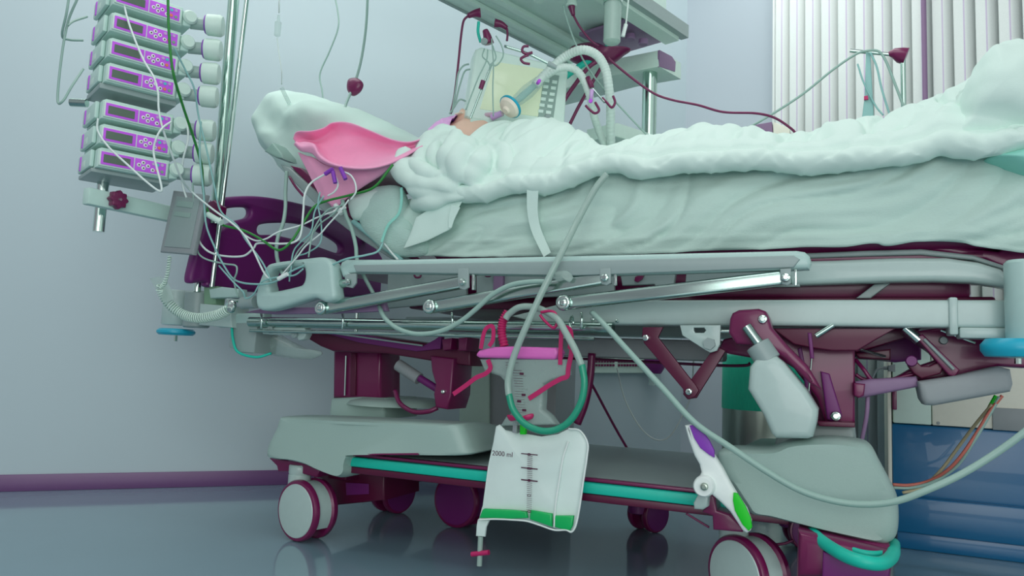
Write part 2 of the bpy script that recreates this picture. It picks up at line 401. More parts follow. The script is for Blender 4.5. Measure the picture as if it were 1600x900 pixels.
box('tray_liner', .25, 1.70, .13, .76, .665, .70, 'maroon_dark', bed, .006)
slab('side_panel', [(606, 424), (728, 424), (728, 470), (603, 482)], .075, .09, 'bed_grey', bed, .003)
slab('side_panel', [(744, 424), (958, 424), (960, 460), (744, 468)], .075, .09, 'bed_grey', bed, .003)
slab('panel_bracket', [(968, 424), (1056, 422), (1052, 449), (1026, 450), (1022, 444), (972, 446)], .07, .09, 'bed_grey', bed, .003)
slab('panel_post', [(771, 424), (786, 424), (785, 456), (770, 456)], .06, .075, 'unit_under', bed, .002)
slab('side_panel', [(1072, 424), (1250, 416), (1250, 448), (1070, 450)], .075, .09, 'bed_grey', bed, .003)
slab('latch_slot', [(992, 433), (1000, 428), (1006, 430), (1003, 436), (996, 441), (991, 439)], .062, .07, 'maroon', bed, .001)
for px, py in ((652, 429), (762, 427), (890, 428)):
    ptube('cable_hook', [(px-6, py-4, .06), (px-3, py+4, .055), (px+4, py+4, .055), (px+6, py-2, .06)], .003, 'maroon', bed, 4)
ring = [(1215, 408), (1300, 406), (1400, 402), (1480, 402), (1530, 409), (1565, 420), (1582, 436), (1583, 452), (1560, 447), (1520, 441), (1460, 439), (1380, 440), (1300, 443), (1215, 446)]
slab('foot_frame', ring, .07, .12, 'bed_white', bed, .012)
slab('foot_frame_rim', [(1240, 396), (1360, 391), (1440, 389), (1520, 398), (1580, 418), (1580, 424), (1520, 406), (1440, 398), (1360, 400), (1240, 404)], .09, .13, 'bed_grey', bed, .004)
slab('mattress_guard', [(1235, 392), (1400, 384), (1500, 386), (1560, 393), (1600, 372), (1610, 430), (1583, 424), (1540, 405), (1450, 390), (1340, 392), (1240, 398)], .10, .18, 'maroon', bed, .005)
slab('tray_brace', [(1337, 466), (1366, 444), (1392, 442), (1360, 466)], .11, .13, 'bed_grey', bed, .003)
# right roller bumper holder
cc = Q(1597, 470, .0); hz = Q(1597, 412, .0).z
lathe('bumper_post', [(0, .030), (.004, .033), (hz-.62+.052, .033), (hz-.62+.058, .028)], Vector((cc.x+.004, .0, .568)), (0, 0, 1), 'rail_grey', bed, 32)
def bumper(px, py, y, rpx, parent, m='cyan', k=1.0):
    c = Q(px, py, y); r = px_r(rpx, c)
    w = lathe('roller_bumper', [(-.010*k, r*.3), (-.0095*k, r*.88), (-.003*k, r), (.004*k, r), (.0105*k, r*.86), (.011*k, r*.3)], c, (0, 0, 1), m, parent, 40)
    lathe('axle_nut', [(0, .006), (.018, .006)], c-Vector((0, 0, .029)), (0, 0, 1), 'chrome', w, 8); return w
bumper(1590, 545, .0, 50, bed, 'cyan', 1.7)
# left end fixtures
c = Q(274, 508, .03)
lathe('bumper_post', [(0, .040), (.004, .043), (.105, .043), (.112, .038)], c, (0, 0, 1), 'bed_white', bed, 32)
lathe('bumper_post', [(0, .036), (.004, .040), (.11, .040), (.116, .034)], Q(306, 512, .03), (0, 0, 1), 'bed_grey', bed, 32)
bumper(275, 519, .03, 28, bed)
slab('end_block', [(312, 474), (360, 478), (362, 512), (310, 508)], .0, .08, 'bed_white', bed, .004)
slab('end_tube', [(318, 490), (412, 488), (412, 503), (340, 512)], .02, .06, 'rail_grey', bed, .01)
slab('pole_socket', [(318, 448), (340, 447), (336, 476), (318, 476)], .01, .05, 'green_btn', bed, .004)
slab('end_plate', [(326, 452), (346, 448), (372, 451), (372, 464), (328, 466)], -.02, .02, 'rail_grey', bed, .004)
slab('junction_box', [(360, 504), (402, 503), (396, 552), (372, 551), (357, 542)], .02, .12, 'bed_grey', bed, .005)
ptube('box_cable', [(362, 506, .015), (364, 530, .01), (372, 550, .01), (400, 558, .02), (424, 552, .04)], .004, 'teal', bed)
slab('hinge_link', [(408, 512), (475, 510), (478, 522), (474, 530), (466, 532), (462, 524), (424, 523), (410, 522)], .02, .05, 'bed_white', bed, .004)
for px, py in ((424, 515), (462, 523)): bolt('link_bolt', px, py, .02, .011, bed, 'bed_grey')
bm = inflate([(402, 512), (425, 515), (450, 530), (480, 545), (500, 548), (500, 556), (478, 562), (440, 558), (415, 552), (402, 545)], .12, .03, .008, 20)
obj('cable_cover', bm, 'wrap', bed)
# ---- headboard (across the bed, at the head end)
XH = -.40
hb = [(347, 309), (400, 306), (450, 313), (500, 326), (540, 345), (572, 370), (597, 400), (606, 430), (606, 462), (500, 462), (346, 452), (322, 441), (299, 441), (303, 410), (313, 375), (326, 340), (335, 318)]
h1 = [(349, 331), (362, 325), (388, 324), (394, 331), (389, 340), (368, 346), (350, 356), (342, 360), (343, 343)]
h2 = [(404, 357), (413, 350), (450, 348), (480, 352), (506, 364), (532, 380), (536, 391), (528, 395), (496, 384), (460, 373), (430, 367), (408, 366)]
slabx('headboard', [hb, h1, h2], XH-.035, XH, 'plum', bed, .012, True)
rod('headboard_stud', Q(309, 441, .0)+Vector((0, .0, -.03)), Q(309, 441, .0)+Vector((0, 0, .02)), .011, 'chrome', bed)
rod('headboard_stud', Vector((XH-.018, .8, .62)), Vector((XH-.018, .8, .72)), .011, 'chrome', bed)
# ---- backrest
slab('backrest_frame', [(437, 256), (452, 262), (520, 322), (600, 382), (640, 404), (610, 404), (560, 372), (500, 326), (450, 276)], .06, .09, 'bed_grey', bed, .004)
slab('backrest_panel', [(452, 258), (470, 262), (560, 338), (655, 404), (636, 404), (540, 336), (500, 306)], .07, .78, 'maroon', bed, .004)
slab('backrest_frame', [(437, 256), (452, 262), (520, 322), (600, 382), (640, 404), (610, 404), (560, 372), (500, 326), (450, 276)], .78, .81, 'bed_grey', bed, .004)
rod('backrest_tube', Q(552, 346, .04), Q(628, 408, .04), .008, 'tube_mint', bed)
slab('backrest_corner', [(412, 236), (425, 222), (440, 240), (442, 248), (430, 246)], .05, .12, 'tube_grey', bed, .006)
ptube('release_bar', [(452, 276, .055), (462, 292, .05), (474, 306, .05)], .004, 'maroon', bed, 5)
# ---- side rail
rail = slab('side_rail', [(529, 418), (532, 409), (540, 405), (620, 405), (900, 399), (1244, 391), (1257, 393), (1265, 400), (1268, 410), (1264, 420), (1240, 421), (900, 431), (560, 426), (545, 427), (547, 433), (534, 433)], -.075, -.035, 'rail_grey', bed, .010)
slab('rail_groove', [(552, 414), (900, 407), (1240, 399), (1250, 405), (1240, 418), (900, 430.5), (556, 425)], -.079, -.072, 'bed_grey', rail, .003)
for i, (a, b, c, d, n) in enumerate((((507, 482), (724, 441), 11, 12, 0), ((676, 480), (946, 434), 10, 11, 1), ((884, 474), (1228, 434), 14, 12, 2))):
    P0, P1 = Q(*a, -.06), Q(*b, -.06)
    bm = bmesh.new(); dirv = (P1-P0).normalized(); upv = Vector((0, 1, 0)).cross(dirv)
    if upv.z < 0: upv = -upv
    L = [(0, -.016), ((P1-P0).length+.012, -.016), ((P1-P0).length+.012, .016), (0, .016)]
    me = fixn(curve_mesh([L], -.013, .013, .007, frame(P0, dirv, upv, Vector((0, 1, 0)))))
    arm = finish('rail_arm', me, 'steel', rail)
    lathe('pivot_cap', [(0, .019), (.006, .019), (.010, .016), (.011, .013), (.010, .009), (.012, .006), (.012, .003)], P0+Vector((0, -.012, 0)), (0, -1, 0), 'chrome', rail, 28)
    slab('rail_bracket', [(b[0]-9, 420), (b[0]+8, 419), (b[0]+8, b[1]+8), (b[0]+2, b[1]+12), (b[0]-6, b[1]+10), (b[0]-9, b[1]+2)], -.082, -.074, 'bed_grey', rail, .002)
    bolt('bracket_bolt', b[0], b[1], -.082, .0095, rail)
    slab('bracket_tab', [(b[0]+13, b[1]-13), (b[0]+17, b[1]-13), (b[0]+17, b[1]+12), (b[0]+13, b[1]+12)], -.075, -.065, 'chrome', rail, .001)
bolt('bracket_bolt', 546, 441, -.075, .009, rail)
slab('rail_bracket', [(538, 428), (556, 427), (556, 442), (550, 450), (540, 448)], -.074, -.066, 'bed_grey', rail, .002)
rod('rail_strut', Q(512, 446, -.065), Q(552, 441, -.065), .012, 'steel', rail)
hd = [(398, 470), (399, 455), (405, 435), (414, 417), (426, 410), (470, 404), (500, 401), (512, 405), (518, 414), (520, 430), (522, 452), (523, 462), (519, 469), (508, 472), (498, 468), (485, 466), (440, 480), (415, 485), (402, 482)]
hh = [(422, 423), (436, 418), (465, 416), (473, 418), (475, 430), (472, 442), (463, 447), (424, 455), (419, 448), (417, 436)]
slab('rail_handle', [hd, hh], -.10, -.05, 'rail_grey', rail, .012, True)
lathe('handle_stub', [(0, .018), (.05, .018)], Q(400, 472, -.075), (Q(370, 474, -.075)-Q(400, 472, -.075)), 'bed_grey', rail, 20)
lathe('pivot_cap', [(0, .019), (.006, .019), (.010, .016), (.011, .009), (.012, .006)], Q(362, 479, -.08), (0, -1, 0), 'chrome', rail, 28)
rod('handle_bolt', Q(356, 469, -.06), Q(390, 470, -.06), .007, 'chrome', rail, 10)
slab('lower_link', [(380, 488), (420, 480), (520, 480), (600, 472), (604, 486), (520, 490), (430, 491)], -.03, -.012, 'unit_under', rail, .004)
for (x0, x1) in ((745, 1120), (1110, 1240)):
    pass
# ---- scissor link, brackets
slab('scissor_link', [(1004, 511), (1036, 511), (1028, 527), (1078, 591), (1086, 600), (1092, 610), (1086, 620), (1076, 624), (1068, 616), (1067, 608), (1006, 536), (1003, 526)], .02, .03, 'maroon_dark', bed, .002)
slab('scissor_link', [(1118, 540), (1134, 548), (1094, 612), (1088, 622), (1074, 624), (1067, 616), (1070, 606)], .031, .041, 'maroon_dark', bed, .002)
for px, py in ((1010, 528), (1077, 612)): bolt('link_bolt', px, py, .02, .008, bed)
slab('pivot_bracket', [[(1062, 508), (1126, 508), (1125, 538), (1120, 548), (1110, 551), (1102, 547), (1066, 524)], [(1084, 512), (1100, 512), (1103, 516), (1100, 520), (1086, 520), (1084, 516)]], .01, .02, 'bed_white', bed, .002)
lathe('bracket_bolt', [(0, .014), (.01, .014)], Q(1109, 537, .01), (0, -1, 0), 'bed_grey', bed, 6)
bolt('beam_screw', 927, 499, .033, .005, bed)
bolt('beam_screw', 965, 502, .033, .004, bed)
# ---- foot end actuator with maroon clevis
slab('clevis', [(1140, 498), (1144, 489), (1154, 484), (1185, 482), (1196, 486), (1201, 496), (1206, 512), (1230, 540), (1262, 572), (1284, 610), (1266, 600), (1226, 560), (1190, 540), (1150, 538), (1138, 520)], -.03, .03, 'maroon', bed, .008, False)
bolt('clevis_bolt', 1192, 499, -.03, .010, bed)
rod('actuator_rod', Q(1166, 510, -.045), Q(1194, 548, -.045), .011, 'steel', bed)
a = Q(1188, 545, -.045); b = Q(1262, 655, -.045); ax = (b-a).normalized(); up = Vector((0, -1, 0)); sd = ax.cross(up)
lathe('actuator_collar', [(-.012, .02), (-.01, .026), (.03, .027), (.034, .02)], a, ax, 'bed_grey', bed, 28)
ms = slab('actuator_motor', [(1171, 573), (1180, 562), (1212, 556), (1224, 566), (1260, 610), (1278, 640), (1276, 660), (1270, 683), (1262, 686), (1212, 685), (1205, 678), (1192, 648), (1168, 608)], -.075, .02, 'bed_white', bed, .014)
slab('mechanism_housing', [(1122, 548), (1130, 530), (1206, 513), (1336, 513), (1336, 662), (1290, 662), (1276, 622), (1240, 575), (1210, 556), (1180, 560), (1140, 553)], .10, .16, 'maroon', bed, .006)
slab('column_rib', [(1205, 560), (1215, 560), (1218, 600), (1240, 600), (1240, 612), (1208, 612)], .085, .10, 'plum', bed, .002)
slab('mechanism_rib', [(1246, 545), (1252, 542), (1272, 640), (1266, 642)], .09, .10, 'plum', bed, .002)
slab('mechanism_rib', [(1262, 520), (1268, 520), (1272, 560), (1266, 560)], .045, .055, 'plum', bed, .002)
rod('mechanism_shaft', Q(1126, 518, .02), Q(1142, 518, .02), .004, 'chrome', bed, 10)
slab('lower_plate', [(1276, 658), (1336, 660), (1336, 668), (1280, 666)], .06, .12, 'maroon_dark', bed, .002)
slab('rear_plate', [(1336, 516), (1400, 513), (1440, 513), (1425, 526), (1336, 552)], .24, .28, 'maroon', bed, .004)
rod('mechanism_rod', Q(1340, 545, .18), Q(1384, 557, .18), .003, 'chrome', bed, 8)
rod('mechanism_rod', Q(1470, 516, .13), Q(1524, 536, .13), .003, 'chrome', bed, 8)
lathe('pivot_pin', [(0, .012), (.006, .010)], Q(1424, 564, .095), (0, -1, 0), 'plum', bed, 16)
lathe('pivot_pin', [(0, .009), (.006, .007)], Q(1474, 532, .135), (0, -1, 0), 'bed_grey', bed, 16)
rod('column_guide_or_glint', Q(541, 556, .235), Q(539, 618, .235), .003, 'chrome', bed, 8)  # thin chrome rod stands in for the glossy highlight down the lift column
slab('column_rib', [(548, 552), (556, 552), (555, 618), (547, 618)], .232, .242, 'maroon_dark', bed, .002)
rod('yoke_rod', Q(494, 517, .14), Q(660, 540, .14), .0025, 'bed_grey', bed, 8)
slab('yoke_block', [(690, 530), (706, 528), (704, 546), (692, 548)], .12, .2, 'maroon', bed, .003)
slab('yoke_block', [(716, 528), (730, 527), (728, 548), (716, 548)], .12, .2, 'maroon', bed, .003)
bolt('bracket_screw', 694, 612, .14, .006, bed)
# foot column and mechanism
slab('lift_column', [(1262, 520), (1336, 520), (1336, 662), (1300, 664), (1262, 660)], .16, .40, 'maroon', bed, .01)
slab('column_sleeve', [(1215, 662), (1336, 664), (1340, 700), (1210, 700)], .12, .42, 'bed_grey', bed, .012)
slab('column_guide_or_glint', [(1282, 580), (1296, 584), (1316, 650), (1308, 662), (1292, 655)], .08, .15, 'plum', bed, .004)
slab('mechanism_plate', [(1206, 513), (1400, 513), (1370, 530), (1340, 548), (1300, 548), (1270, 544), (1240, 538)], .05, .065, 'maroon_dark', bed, .003)
rod('tie_rod', Q(1275, 525, .04), Q(1302, 508, .04), .006, 'steel', bed, 12)
rod('tie_rod', Q(1268, 560, .07), Q(1262, 628, .07), .002, 'chrome', bed, 8)
bolt('guide_roller', 1306, 650, .075, .011, bed)
slab('rear_link', [(1336, 540), (1420, 526), (1440, 540), (1440, 562), (1400, 566), (1336, 558)], .30, .36, 'plum', bed, .006)
slab('mechanism_arm', [(1336, 552), (1392, 545), (1392, 563), (1342, 560)], .2, .29, 'maroon_dark', bed, .004)
slab('pedestal_arm', [(1412, 520), (1470, 512), (1500, 516), (1600, 545), (1610, 575), (1560, 572), (1500, 590), (1436, 596), (1390, 596), (1425, 576), (1470, 560), (1450, 545)], .14, .24, 'maroon', bed, .006)
slab('curved_link', [(1418, 560), (1424, 557), (1430, 562), (1440, 572), (1452, 572), (1465, 566), (1475, 572), (1470, 584), (1440, 592), (1428, 584), (1419, 572)], .10, .13, 'maroon_dark', bed, .003)
rod('gas_spring', Q(1414, 512, .10), Q(1436, 532, .10), .011, 'chrome', bed)
slab('spring_bracket', [(1430, 526), (1442, 522), (1500, 578), (1492, 590), (1482, 586)], .09, .12, 'maroon', bed, .003)
rod('spring_shaft', Q(1444, 530, .085), Q(1490, 577, .085), .0035, 'bed_grey', bed, 10)
slab('actuator_tail', [(1336, 596), (1360, 592), (1432, 588), (1438, 604), (1376, 616), (1346, 622), (1336, 616)], .08, .13, 'unit_under', bed, .008)
slab('actuator_cap', [(1334, 598), (1352, 600), (1350, 618), (1342, 622), (1334, 618)], .07, .14, 'maroon', bed, .004)
slab('actuator_motor', [(1434, 596), (1500, 586), (1560, 572), (1580, 577), (1584, 600), (1580, 612), (1460, 634), (1446, 633), (1440, 624)], .06, .16, 'sink_grey', bed, .012)
slab('end_plate', [(1560, 514), (1600, 514), (1600, 540), (1570, 530)], .1, .14, 'plum', bed, .003)
ptube('actuator_cable', [(1337, 562, .12), (1350, 578, .1), (1362, 594, .1), (1374, 598, .1), (1410, 596, .1)], .0045, 'maroon', bed)
ptube('actuator_cable', [(1337, 585, .12), (1352, 593, .12), (1385, 594, .12), (1430, 584, .12)], .004, 'maroon', bed)
ptube('motor_cable', [(1356, 618, .1), (1354, 650, .1), (1345, 695, .12)], .0045, 'unit_under', bed)
# right shroud and bumper
shroud('base_cover', [(1118, 712), (1124, 704), (1140, 702), (1200, 702), (1235, 690), (1290, 686), (1340, 690), (1362, 700), (1378, 728), (1394, 758), (1403, 778), (1406, 810), (1403, 838), (1393, 850), (1378, 853), (1340, 845), (1290, 833), (1240, 820), (1200, 810), (1172, 805), (1160, 790), (1140, 760), (1124, 735)], -.05, .10, .62, .03, 'shroud', bed)
slab('end_housing', [(1246, 830), (1300, 842), (1398, 866), (1392, 905), (1244, 905)], -.10, .10, 'maroon', bed, .02)
slab('end_housing_front', [(1286, 862), (1340, 878), (1392, 884), (1388, 908), (1284, 908)], -.115, -.10, 'plum', bed, .004)
ptube('end_bumper', [(1268, 832, -.04), (1290, 850, -.10), (1320, 868, -.15), (1350, 878, -.17), (1378, 880, -.15), (1394, 868, -.08), (1396, 850, .02)], .0125, 'teal', bed, 8, 14)
ptube('bumper_strip', [(1300, 842, -.06), (1330, 858, -.09), (1356, 865, -.10), (1380, 864, -.08), (1392, 852, 0)], .006, 'teal', bed, 8, 10)
slab('bumper_backing', [(1256, 828), (1300, 838), (1390, 852), (1398, 868), (1374, 870), (1330, 860), (1290, 846)], -.06, .06, 'maroon', bed, .01)
# brake pedal
ped = slab('brake_pedal', [(1069, 665), (1076, 664), (1088, 670), (1100, 690), (1116, 713), (1128, 732), (1140, 755), (1150, 772), (1166, 796), (1173, 815), (1172, 830), (1166, 834), (1160, 830), (1140, 800), (1126, 786), (1112, 774), (1098, 770), (1092, 762), (1090, 748), (1095, 738), (1092, 726), (1084, 712), (1076, 690)], -.125, -.095, 'white', bed, .008)
slab('lift_pad', [(1077, 665), (1082, 664), (1096, 672), (1108, 688), (1116, 704), (1116, 715), (1108, 711), (1094, 700), (1084, 684)], -.131, -.122, 'violet_dark', ped, .002)
slab('lower_pad', [(1146, 770), (1152, 771), (1164, 790), (1173, 810), (1175, 824), (1170, 830), (1160, 820), (1148, 798), (1145, 782)], -.131, -.122, 'green', ped, .002)
lathe('pedal_hub', [(0, .022), (.014, .021), (.018, .018)], Q(1101, 759, -.125), (0, -1, 0), 'white', ped, 28)
bolt('hub_bolt', 1101, 760, -.143, .008, ped, 'brushed')
slab('pedal_arm', [(1094, 770), (1108, 773), (1106, 792), (1098, 797), (1084, 796), (1083, 786), (1090, 774)], -.09, .0, 'bed_white', bed, .006)
slab('pedal_stem', [(1108, 768), (1117, 776), (1120, 798), (1140, 804), (1160, 824), (1160, 832), (1114, 828), (1113, 806), (1096, 800), (1105, 790)], -.07, -.01, 'maroon', bed, .004)
ptube('brake_cable', [(1072, 802, .0), (1088, 812, .0), (1108, 824, .0)], .0025, 'maroon', bed)
ptube('brake_cable', [(1160, 848, .05), (1190, 851, .05), (1222, 850, .05), (1240, 844, .05)], .003, 'maroon', bed)
tx = bpy.data.textures.new('folds', 'CLOUDS'); tx.noise_scale = .09; tx.noise_depth = 1; tx.noise_type = 'SOFT_NOISE'
tx2 = bpy.data.textures.new('creases', 'MUSGRAVE'); tx2.musgrave_type = 'RIDGED_MULTIFRACTAL'; tx2.noise_scale = .20; tx2.octaves = 1
def FOLD(a, b=0.0): return [('DISPLACE', dict(texture=tx, strength=a, texture_coords='LOCAL', mid_level=.5))]+([('DISPLACE', dict(texture=tx2, strength=b, texture_coords='LOCAL', mid_level=.6))] if b else [])
# ================================================================= MATTRESS, BEDDING
def lerp_curve(pts, x):
    if x <= pts[0][0]: return pts[0][1]
    n = len(pts)
    for i in range(n-1):
        if x <= pts[i+1][0]:
            (x0, y0), (x1, y1) = pts[i], pts[i+1]; h = x1-x0; t = (x-x0)/h; d = (y1-y0)/h
            da = (pts[i][1]-pts[i-1][1])/(pts[i][0]-pts[i-1][0]) if i else d
            dc = (pts[i+2][1]-y1)/(pts[i+2][0]-x1) if i+2 < n else d
            m0 = (da+d)/2; m1 = (d+dc)/2
            return (2*t**3-3*t*t+1)*y0+(t**3-2*t*t+t)*h*m0+(-2*t**3+3*t*t)*y1+(t**3-t*t)*h*m1
    return pts[-1][1]
mx0, mx1 = Q(640, 398, .05).x, 1.80
bm = box_bm(.34, mx1-.01, .08, .82, .797, .955, .03, 3); bm2 = obj('mattress', bm, 'maroon'); tag(bm2, 'dark mattress under the crumpled white sheet on the bed', 'mattress')
bot = [(Q(a, b, .05).x, Q(a, b, .05).z) for a, b in ((632, 396), (672, 400), (760, 401), (880, 400), (1000, 397), (1100, 392), (1200, 389), (1260, 386), (1320, 386), (1372, 381), (1380, 384), (1430, 378), (1500, 379), (1550, 388), (1590, 394), (1610, 396))]
topc = [(Q(a, b, .36).x, Q(a, b, .36).z) for a, b in ((740, 214), (756, 206), (780, 192), (820, 188), (862, 189), (900, 200), (930, 214), (955, 228), (1000, 226), (1050, 213), (1100, 206), (1120, 199), (1165, 200), (1200, 209), (1250, 208), (1320, 196), (1400, 177), (1440, 161), (1470, 150), (1505, 130), (1525, 110), (1540, 88), (1556, 73), (1600, 74), (1680, 90))]
lowc = [(Q(a, b, .0).x, Q(a, b, .0).z) for a, b in ((660, 318), (700, 318), (760, 314), (800, 300), (860, 297), (905, 283), (940, 271), (965, 268), (1000, 276), (1050, 272), (1100, 269), (1200, 263), (1300, 266), (1400, 257), (1440, 248), (1470, 238), (1500, 243), (1540, 248), (1600, 236), (1700, 236))]
bm = bmesh.new(); NX, NS = 300, 46; G = []
for i in range(NX+1):
    x = .27+(mx1+.01-.27)*i/NX; zb = lerp_curve(bot, x); row = []
    zt = lerp_curve(lowc, x)+.035
    for j in range(NS+1):
        s = j/NS
        if s < .6: # front face going up
            t = s/.6; y = .050-.014*math.sin(t*math.pi); z = zb+(zt-.03-zb)*t
        elif s < .75:
            a = (s-.6)/.15*math.pi/2; y = .080-.030*math.cos(a); z = zt-.03+.03*math.sin(a)
        else: y = .08+(s-.75)/.25*.74; z = zt
        p = Vector((x, y, z))
        u_ = x*.93+z*.36; v_ = -x*.36+z*.93; wq = noise.noise(Vector((x*2.3, z*5, 40)))*.10
        w = noise.noise(Vector((u_*3.2, (v_+wq)*15, 1)))*.017+noise.noise(Vector((u_*6+5, (v_+wq)*42, 4)))*.0065+noise.noise(Vector((x*20, z*60, 9)))*.0016
        w += -.009*max(0, 1-abs(noise.noise(Vector((u_*2.6, (v_+wq)*14, 21))))*4)**2
        w *= 1.1*min(1, (s*8)**.5) if s < .7 else .4
        dmp = -1 if s < .7 else 0
        seam = -.004*math.exp(-((z-(zb+.032+.01*math.sin(x*3)))/.004)**2) if s < .6 else 0
        # corner at the foot
        e = max(0, (x-(mx1-.06))/.07); y += .05*e*e if s < .75 else 0
        p += Vector((0, (w-seam)*dmp, (0 if s < .7 else w*.5))); row.append(bm.verts.new(p))
    G.append(row)
for A, B in zip(G, G[1:]):
    for j in range(NS): bm.faces.new((A[j], B[j], B[j+1], A[j+1]))
# foot end drop
last = G[-1]; prev = None
tag(obj('bed_sheet', bm, 'sheet', None, 'all', [('SOLIDIFY', dict(thickness=.004, offset=-1))]), 'crumpled pale sheet wrapped around the side of the mattress', 'sheet')
# duvet
bm = bmesh.new(); NX, NS = 420, 90; G = []
X0 = Q(700, 250, .1).x; X1 = 2.02
for i in range(NX+1):
    x = X0+(X1-X0)*i/NX; zt = lerp_curve(topc, x-.0); zl = lerp_curve(lowc, x); row = []
    fold = .5+noise.noise(Vector((x*16, 3, 0)))
    for j in range(NS+1):
        s = j/NS
        if s < .18:   # rolled hem
            a = s/.18*math.pi*.9; y = .012-.030*math.sin(a)-.004*fold*math.sin(a); z = zl+.052*(1-math.cos(a))/2
            z0 = z
        elif s < .62:
            t = (s-.18)/.44; y0 = .012-.030*math.sin(math.pi*.9); y = y0+(.40-y0)*t**1.15
            zz = zl+.0507; z = zz+(zt-zz)*math.sin(t*math.pi/2)**.92
        else:
            t = (s-.62)/.38; y = .40+.50*t; z = zt-(zt-(zl-.02))*(1-math.cos(t*math.pi/2))**1.1
        q = Vector((x, y, z))
        wq = noise.noise(Vector((x*2.2, y*3, z*3+50)))*.14; h_ = z-y*.6
        v1 = x*.80+h_*.6+wq; u1 = -x*.6+h_*.8; v2 = x*.75-h_*.66-wq; u2 = x*.66+h_*.75
        w = noise.noise(Vector((x*5+z*3, y*4, 2)))*.016+noise.noise(Vector((v1*19, u1*5, 5)))*.011+noise.noise(Vector((v2*26, u2*6, 7)))*.007+noise.noise(Vector((v1*60, u1*22, 8)))*.0022
        w -= .013*max(0, 1-abs(noise.noise(Vector((v1*11, u1*3.2, 11))))*3.6)**2+.010*max(0, 1-abs(noise.noise(Vector((v2*13, u2*4, 31))))*4)**2
        k = 1 if s < .9 else .3
        crease = -.010*math.exp(-((s-.185)/.012)**2)
        if s < .25: w = w*.38+.0045*noise.noise(Vector((x*46+z*30, z*18, 3)))*math.sin(min(s/.18, 1)*math.pi)
        q += Vector((0, -(w*.8+crease)*(1 if s < .5 else .3), w*k+crease*.3)); row.append(bm.verts.new(q))
    G.append(row)
for A, B in zip(G, G[1:]):
    for j in range(NS): bm.faces.new((A[j], B[j], B[j+1], A[j+1]))
duv = tag(obj('duvet', bm, 'duvet', None, 'all', [('SOLIDIFY', dict(thickness=.012, offset=-1))]), 'thick white duvet spread over the patient from chest to raised feet', 'duvet')
# gathered collar of the duvet by the head
bm = bmesh.new()
def roll(pts, r0, rm, r1):
    P = catmull([Q(*p) for p in pts], 12); sd = pts[0][0]
    sweep(bm, P, lambda t: (r0*(1-t)**2+2*rm*t*(1-t)+r1*t*t)*(1+.35*noise.noise(Vector((t*5, sd, 0)))), 16)
roll([(696, 206, .16), (672, 224, .10), (658, 248, .05), (676, 272, .03)], .024, .034, .024)
roll([(632, 238, .06), (632, 264, .02), (652, 288, .0), (694, 296, -.01), (720, 294, .0)], .026, .040, .026)
roll([(640, 238, .12), (660, 228, .12), (690, 212, .14), (712, 209, .16)], .024, .032, .022)
roll([(690, 216, .10), (680, 236, .04), (684, 256, .02), (700, 268, .0)], .014, .022, .014)
roll([(716, 212, .06), (706, 236, .0), (700, 256, -.01), (708, 276, .0)], .018, .026, .020)
roll([(736, 222, .12), (728, 236, .02), (716, 258, -.01), (724, 286, .0)], .024, .036, .028)
roll([(756, 236, .10), (756, 246, .03), (742, 270, .0), (736, 290, .0)], .022, .036, .024)
roll([(748, 234, .18), (772, 238, .13), (788, 246, .08), (790, 280, .04)], .030, .036, .030)
roll([(650, 318, .04), (668, 314, .0), (700, 308, -.01), (740, 302, .0), (790, 294, .0), (820, 288, .01)], .018, .024, .014)
roll([(656, 304, .05), (700, 302, .03), (750, 292, .03), (790, 284, .03)], .024, .030, .024)
roll([(644, 252, .01), (662, 268, -.02), (690, 276, -.02)], .012, .018, .012)
inflate([(650, 232), (690, 210), (722, 210), (756, 226), (786, 236), (796, 260), (770, 290), (700, 296), (656, 280)], .16, .10, .008, 12, bm=bm, seedv=1)
gat = tag(obj('bundled_blanket', bm, 'duvet', None, 'all', [('REMESH', dict(mode='VOXEL', voxel_size=.0045, use_smooth_shade=True)), ('SMOOTH', dict(factor=.6, iterations=5))]+FOLD(.020, -.012)), 'white blanket bunched in thick folds around the patient\'s neck and shoulder', 'blanket')
# raised folded end over the feet and mint cushion
bm = inflate([(1470, 235), (1485, 180), (1510, 128), (1535, 90), (1556, 72), (1620, 70), (1650, 150), (1640, 232), (1560, 246), (1500, 246)], .10, .11, .014, 7, rings=24, seedv=20)
tag(obj('draped_sheet', bm, 'duvet', None, 'all', [('SUBSURF', dict(levels=1, render_levels=1))]+FOLD(.03, -.012)), 'white sheet heaped over the raised feet at the end of the bed', 'sheet')
bm = inflate([(1535, 254), (1560, 246), (1625, 240), (1650, 262), (1630, 288), (1596, 282), (1562, 266)], .07, .09, .004, 30, seedv=22)
tag(obj('foot_cushion', bm, 'mint', None, 'all'), 'mint green cushion poking out from under the feet end of the duvet', 'cushion')
# pillow
bm = inflate([(417, 204), (424, 184), (440, 163), (462, 153), (500, 154), (525, 161), (570, 178), (615, 196), (648, 214), (690, 240), (660, 285), (610, 300), (560, 306), (520, 318), (486, 300), (450, 258), (428, 234)], .38, .22, .03, 8, rings=26, seedv=30)
tag(obj('pillow', bm, 'cloth', None, 'all', [('SMOOTH', dict(factor=.5, iterations=1))]+FOLD(.02, -.007)), 'large white pillow on the raised backrest behind the pink pouch', 'pillow')
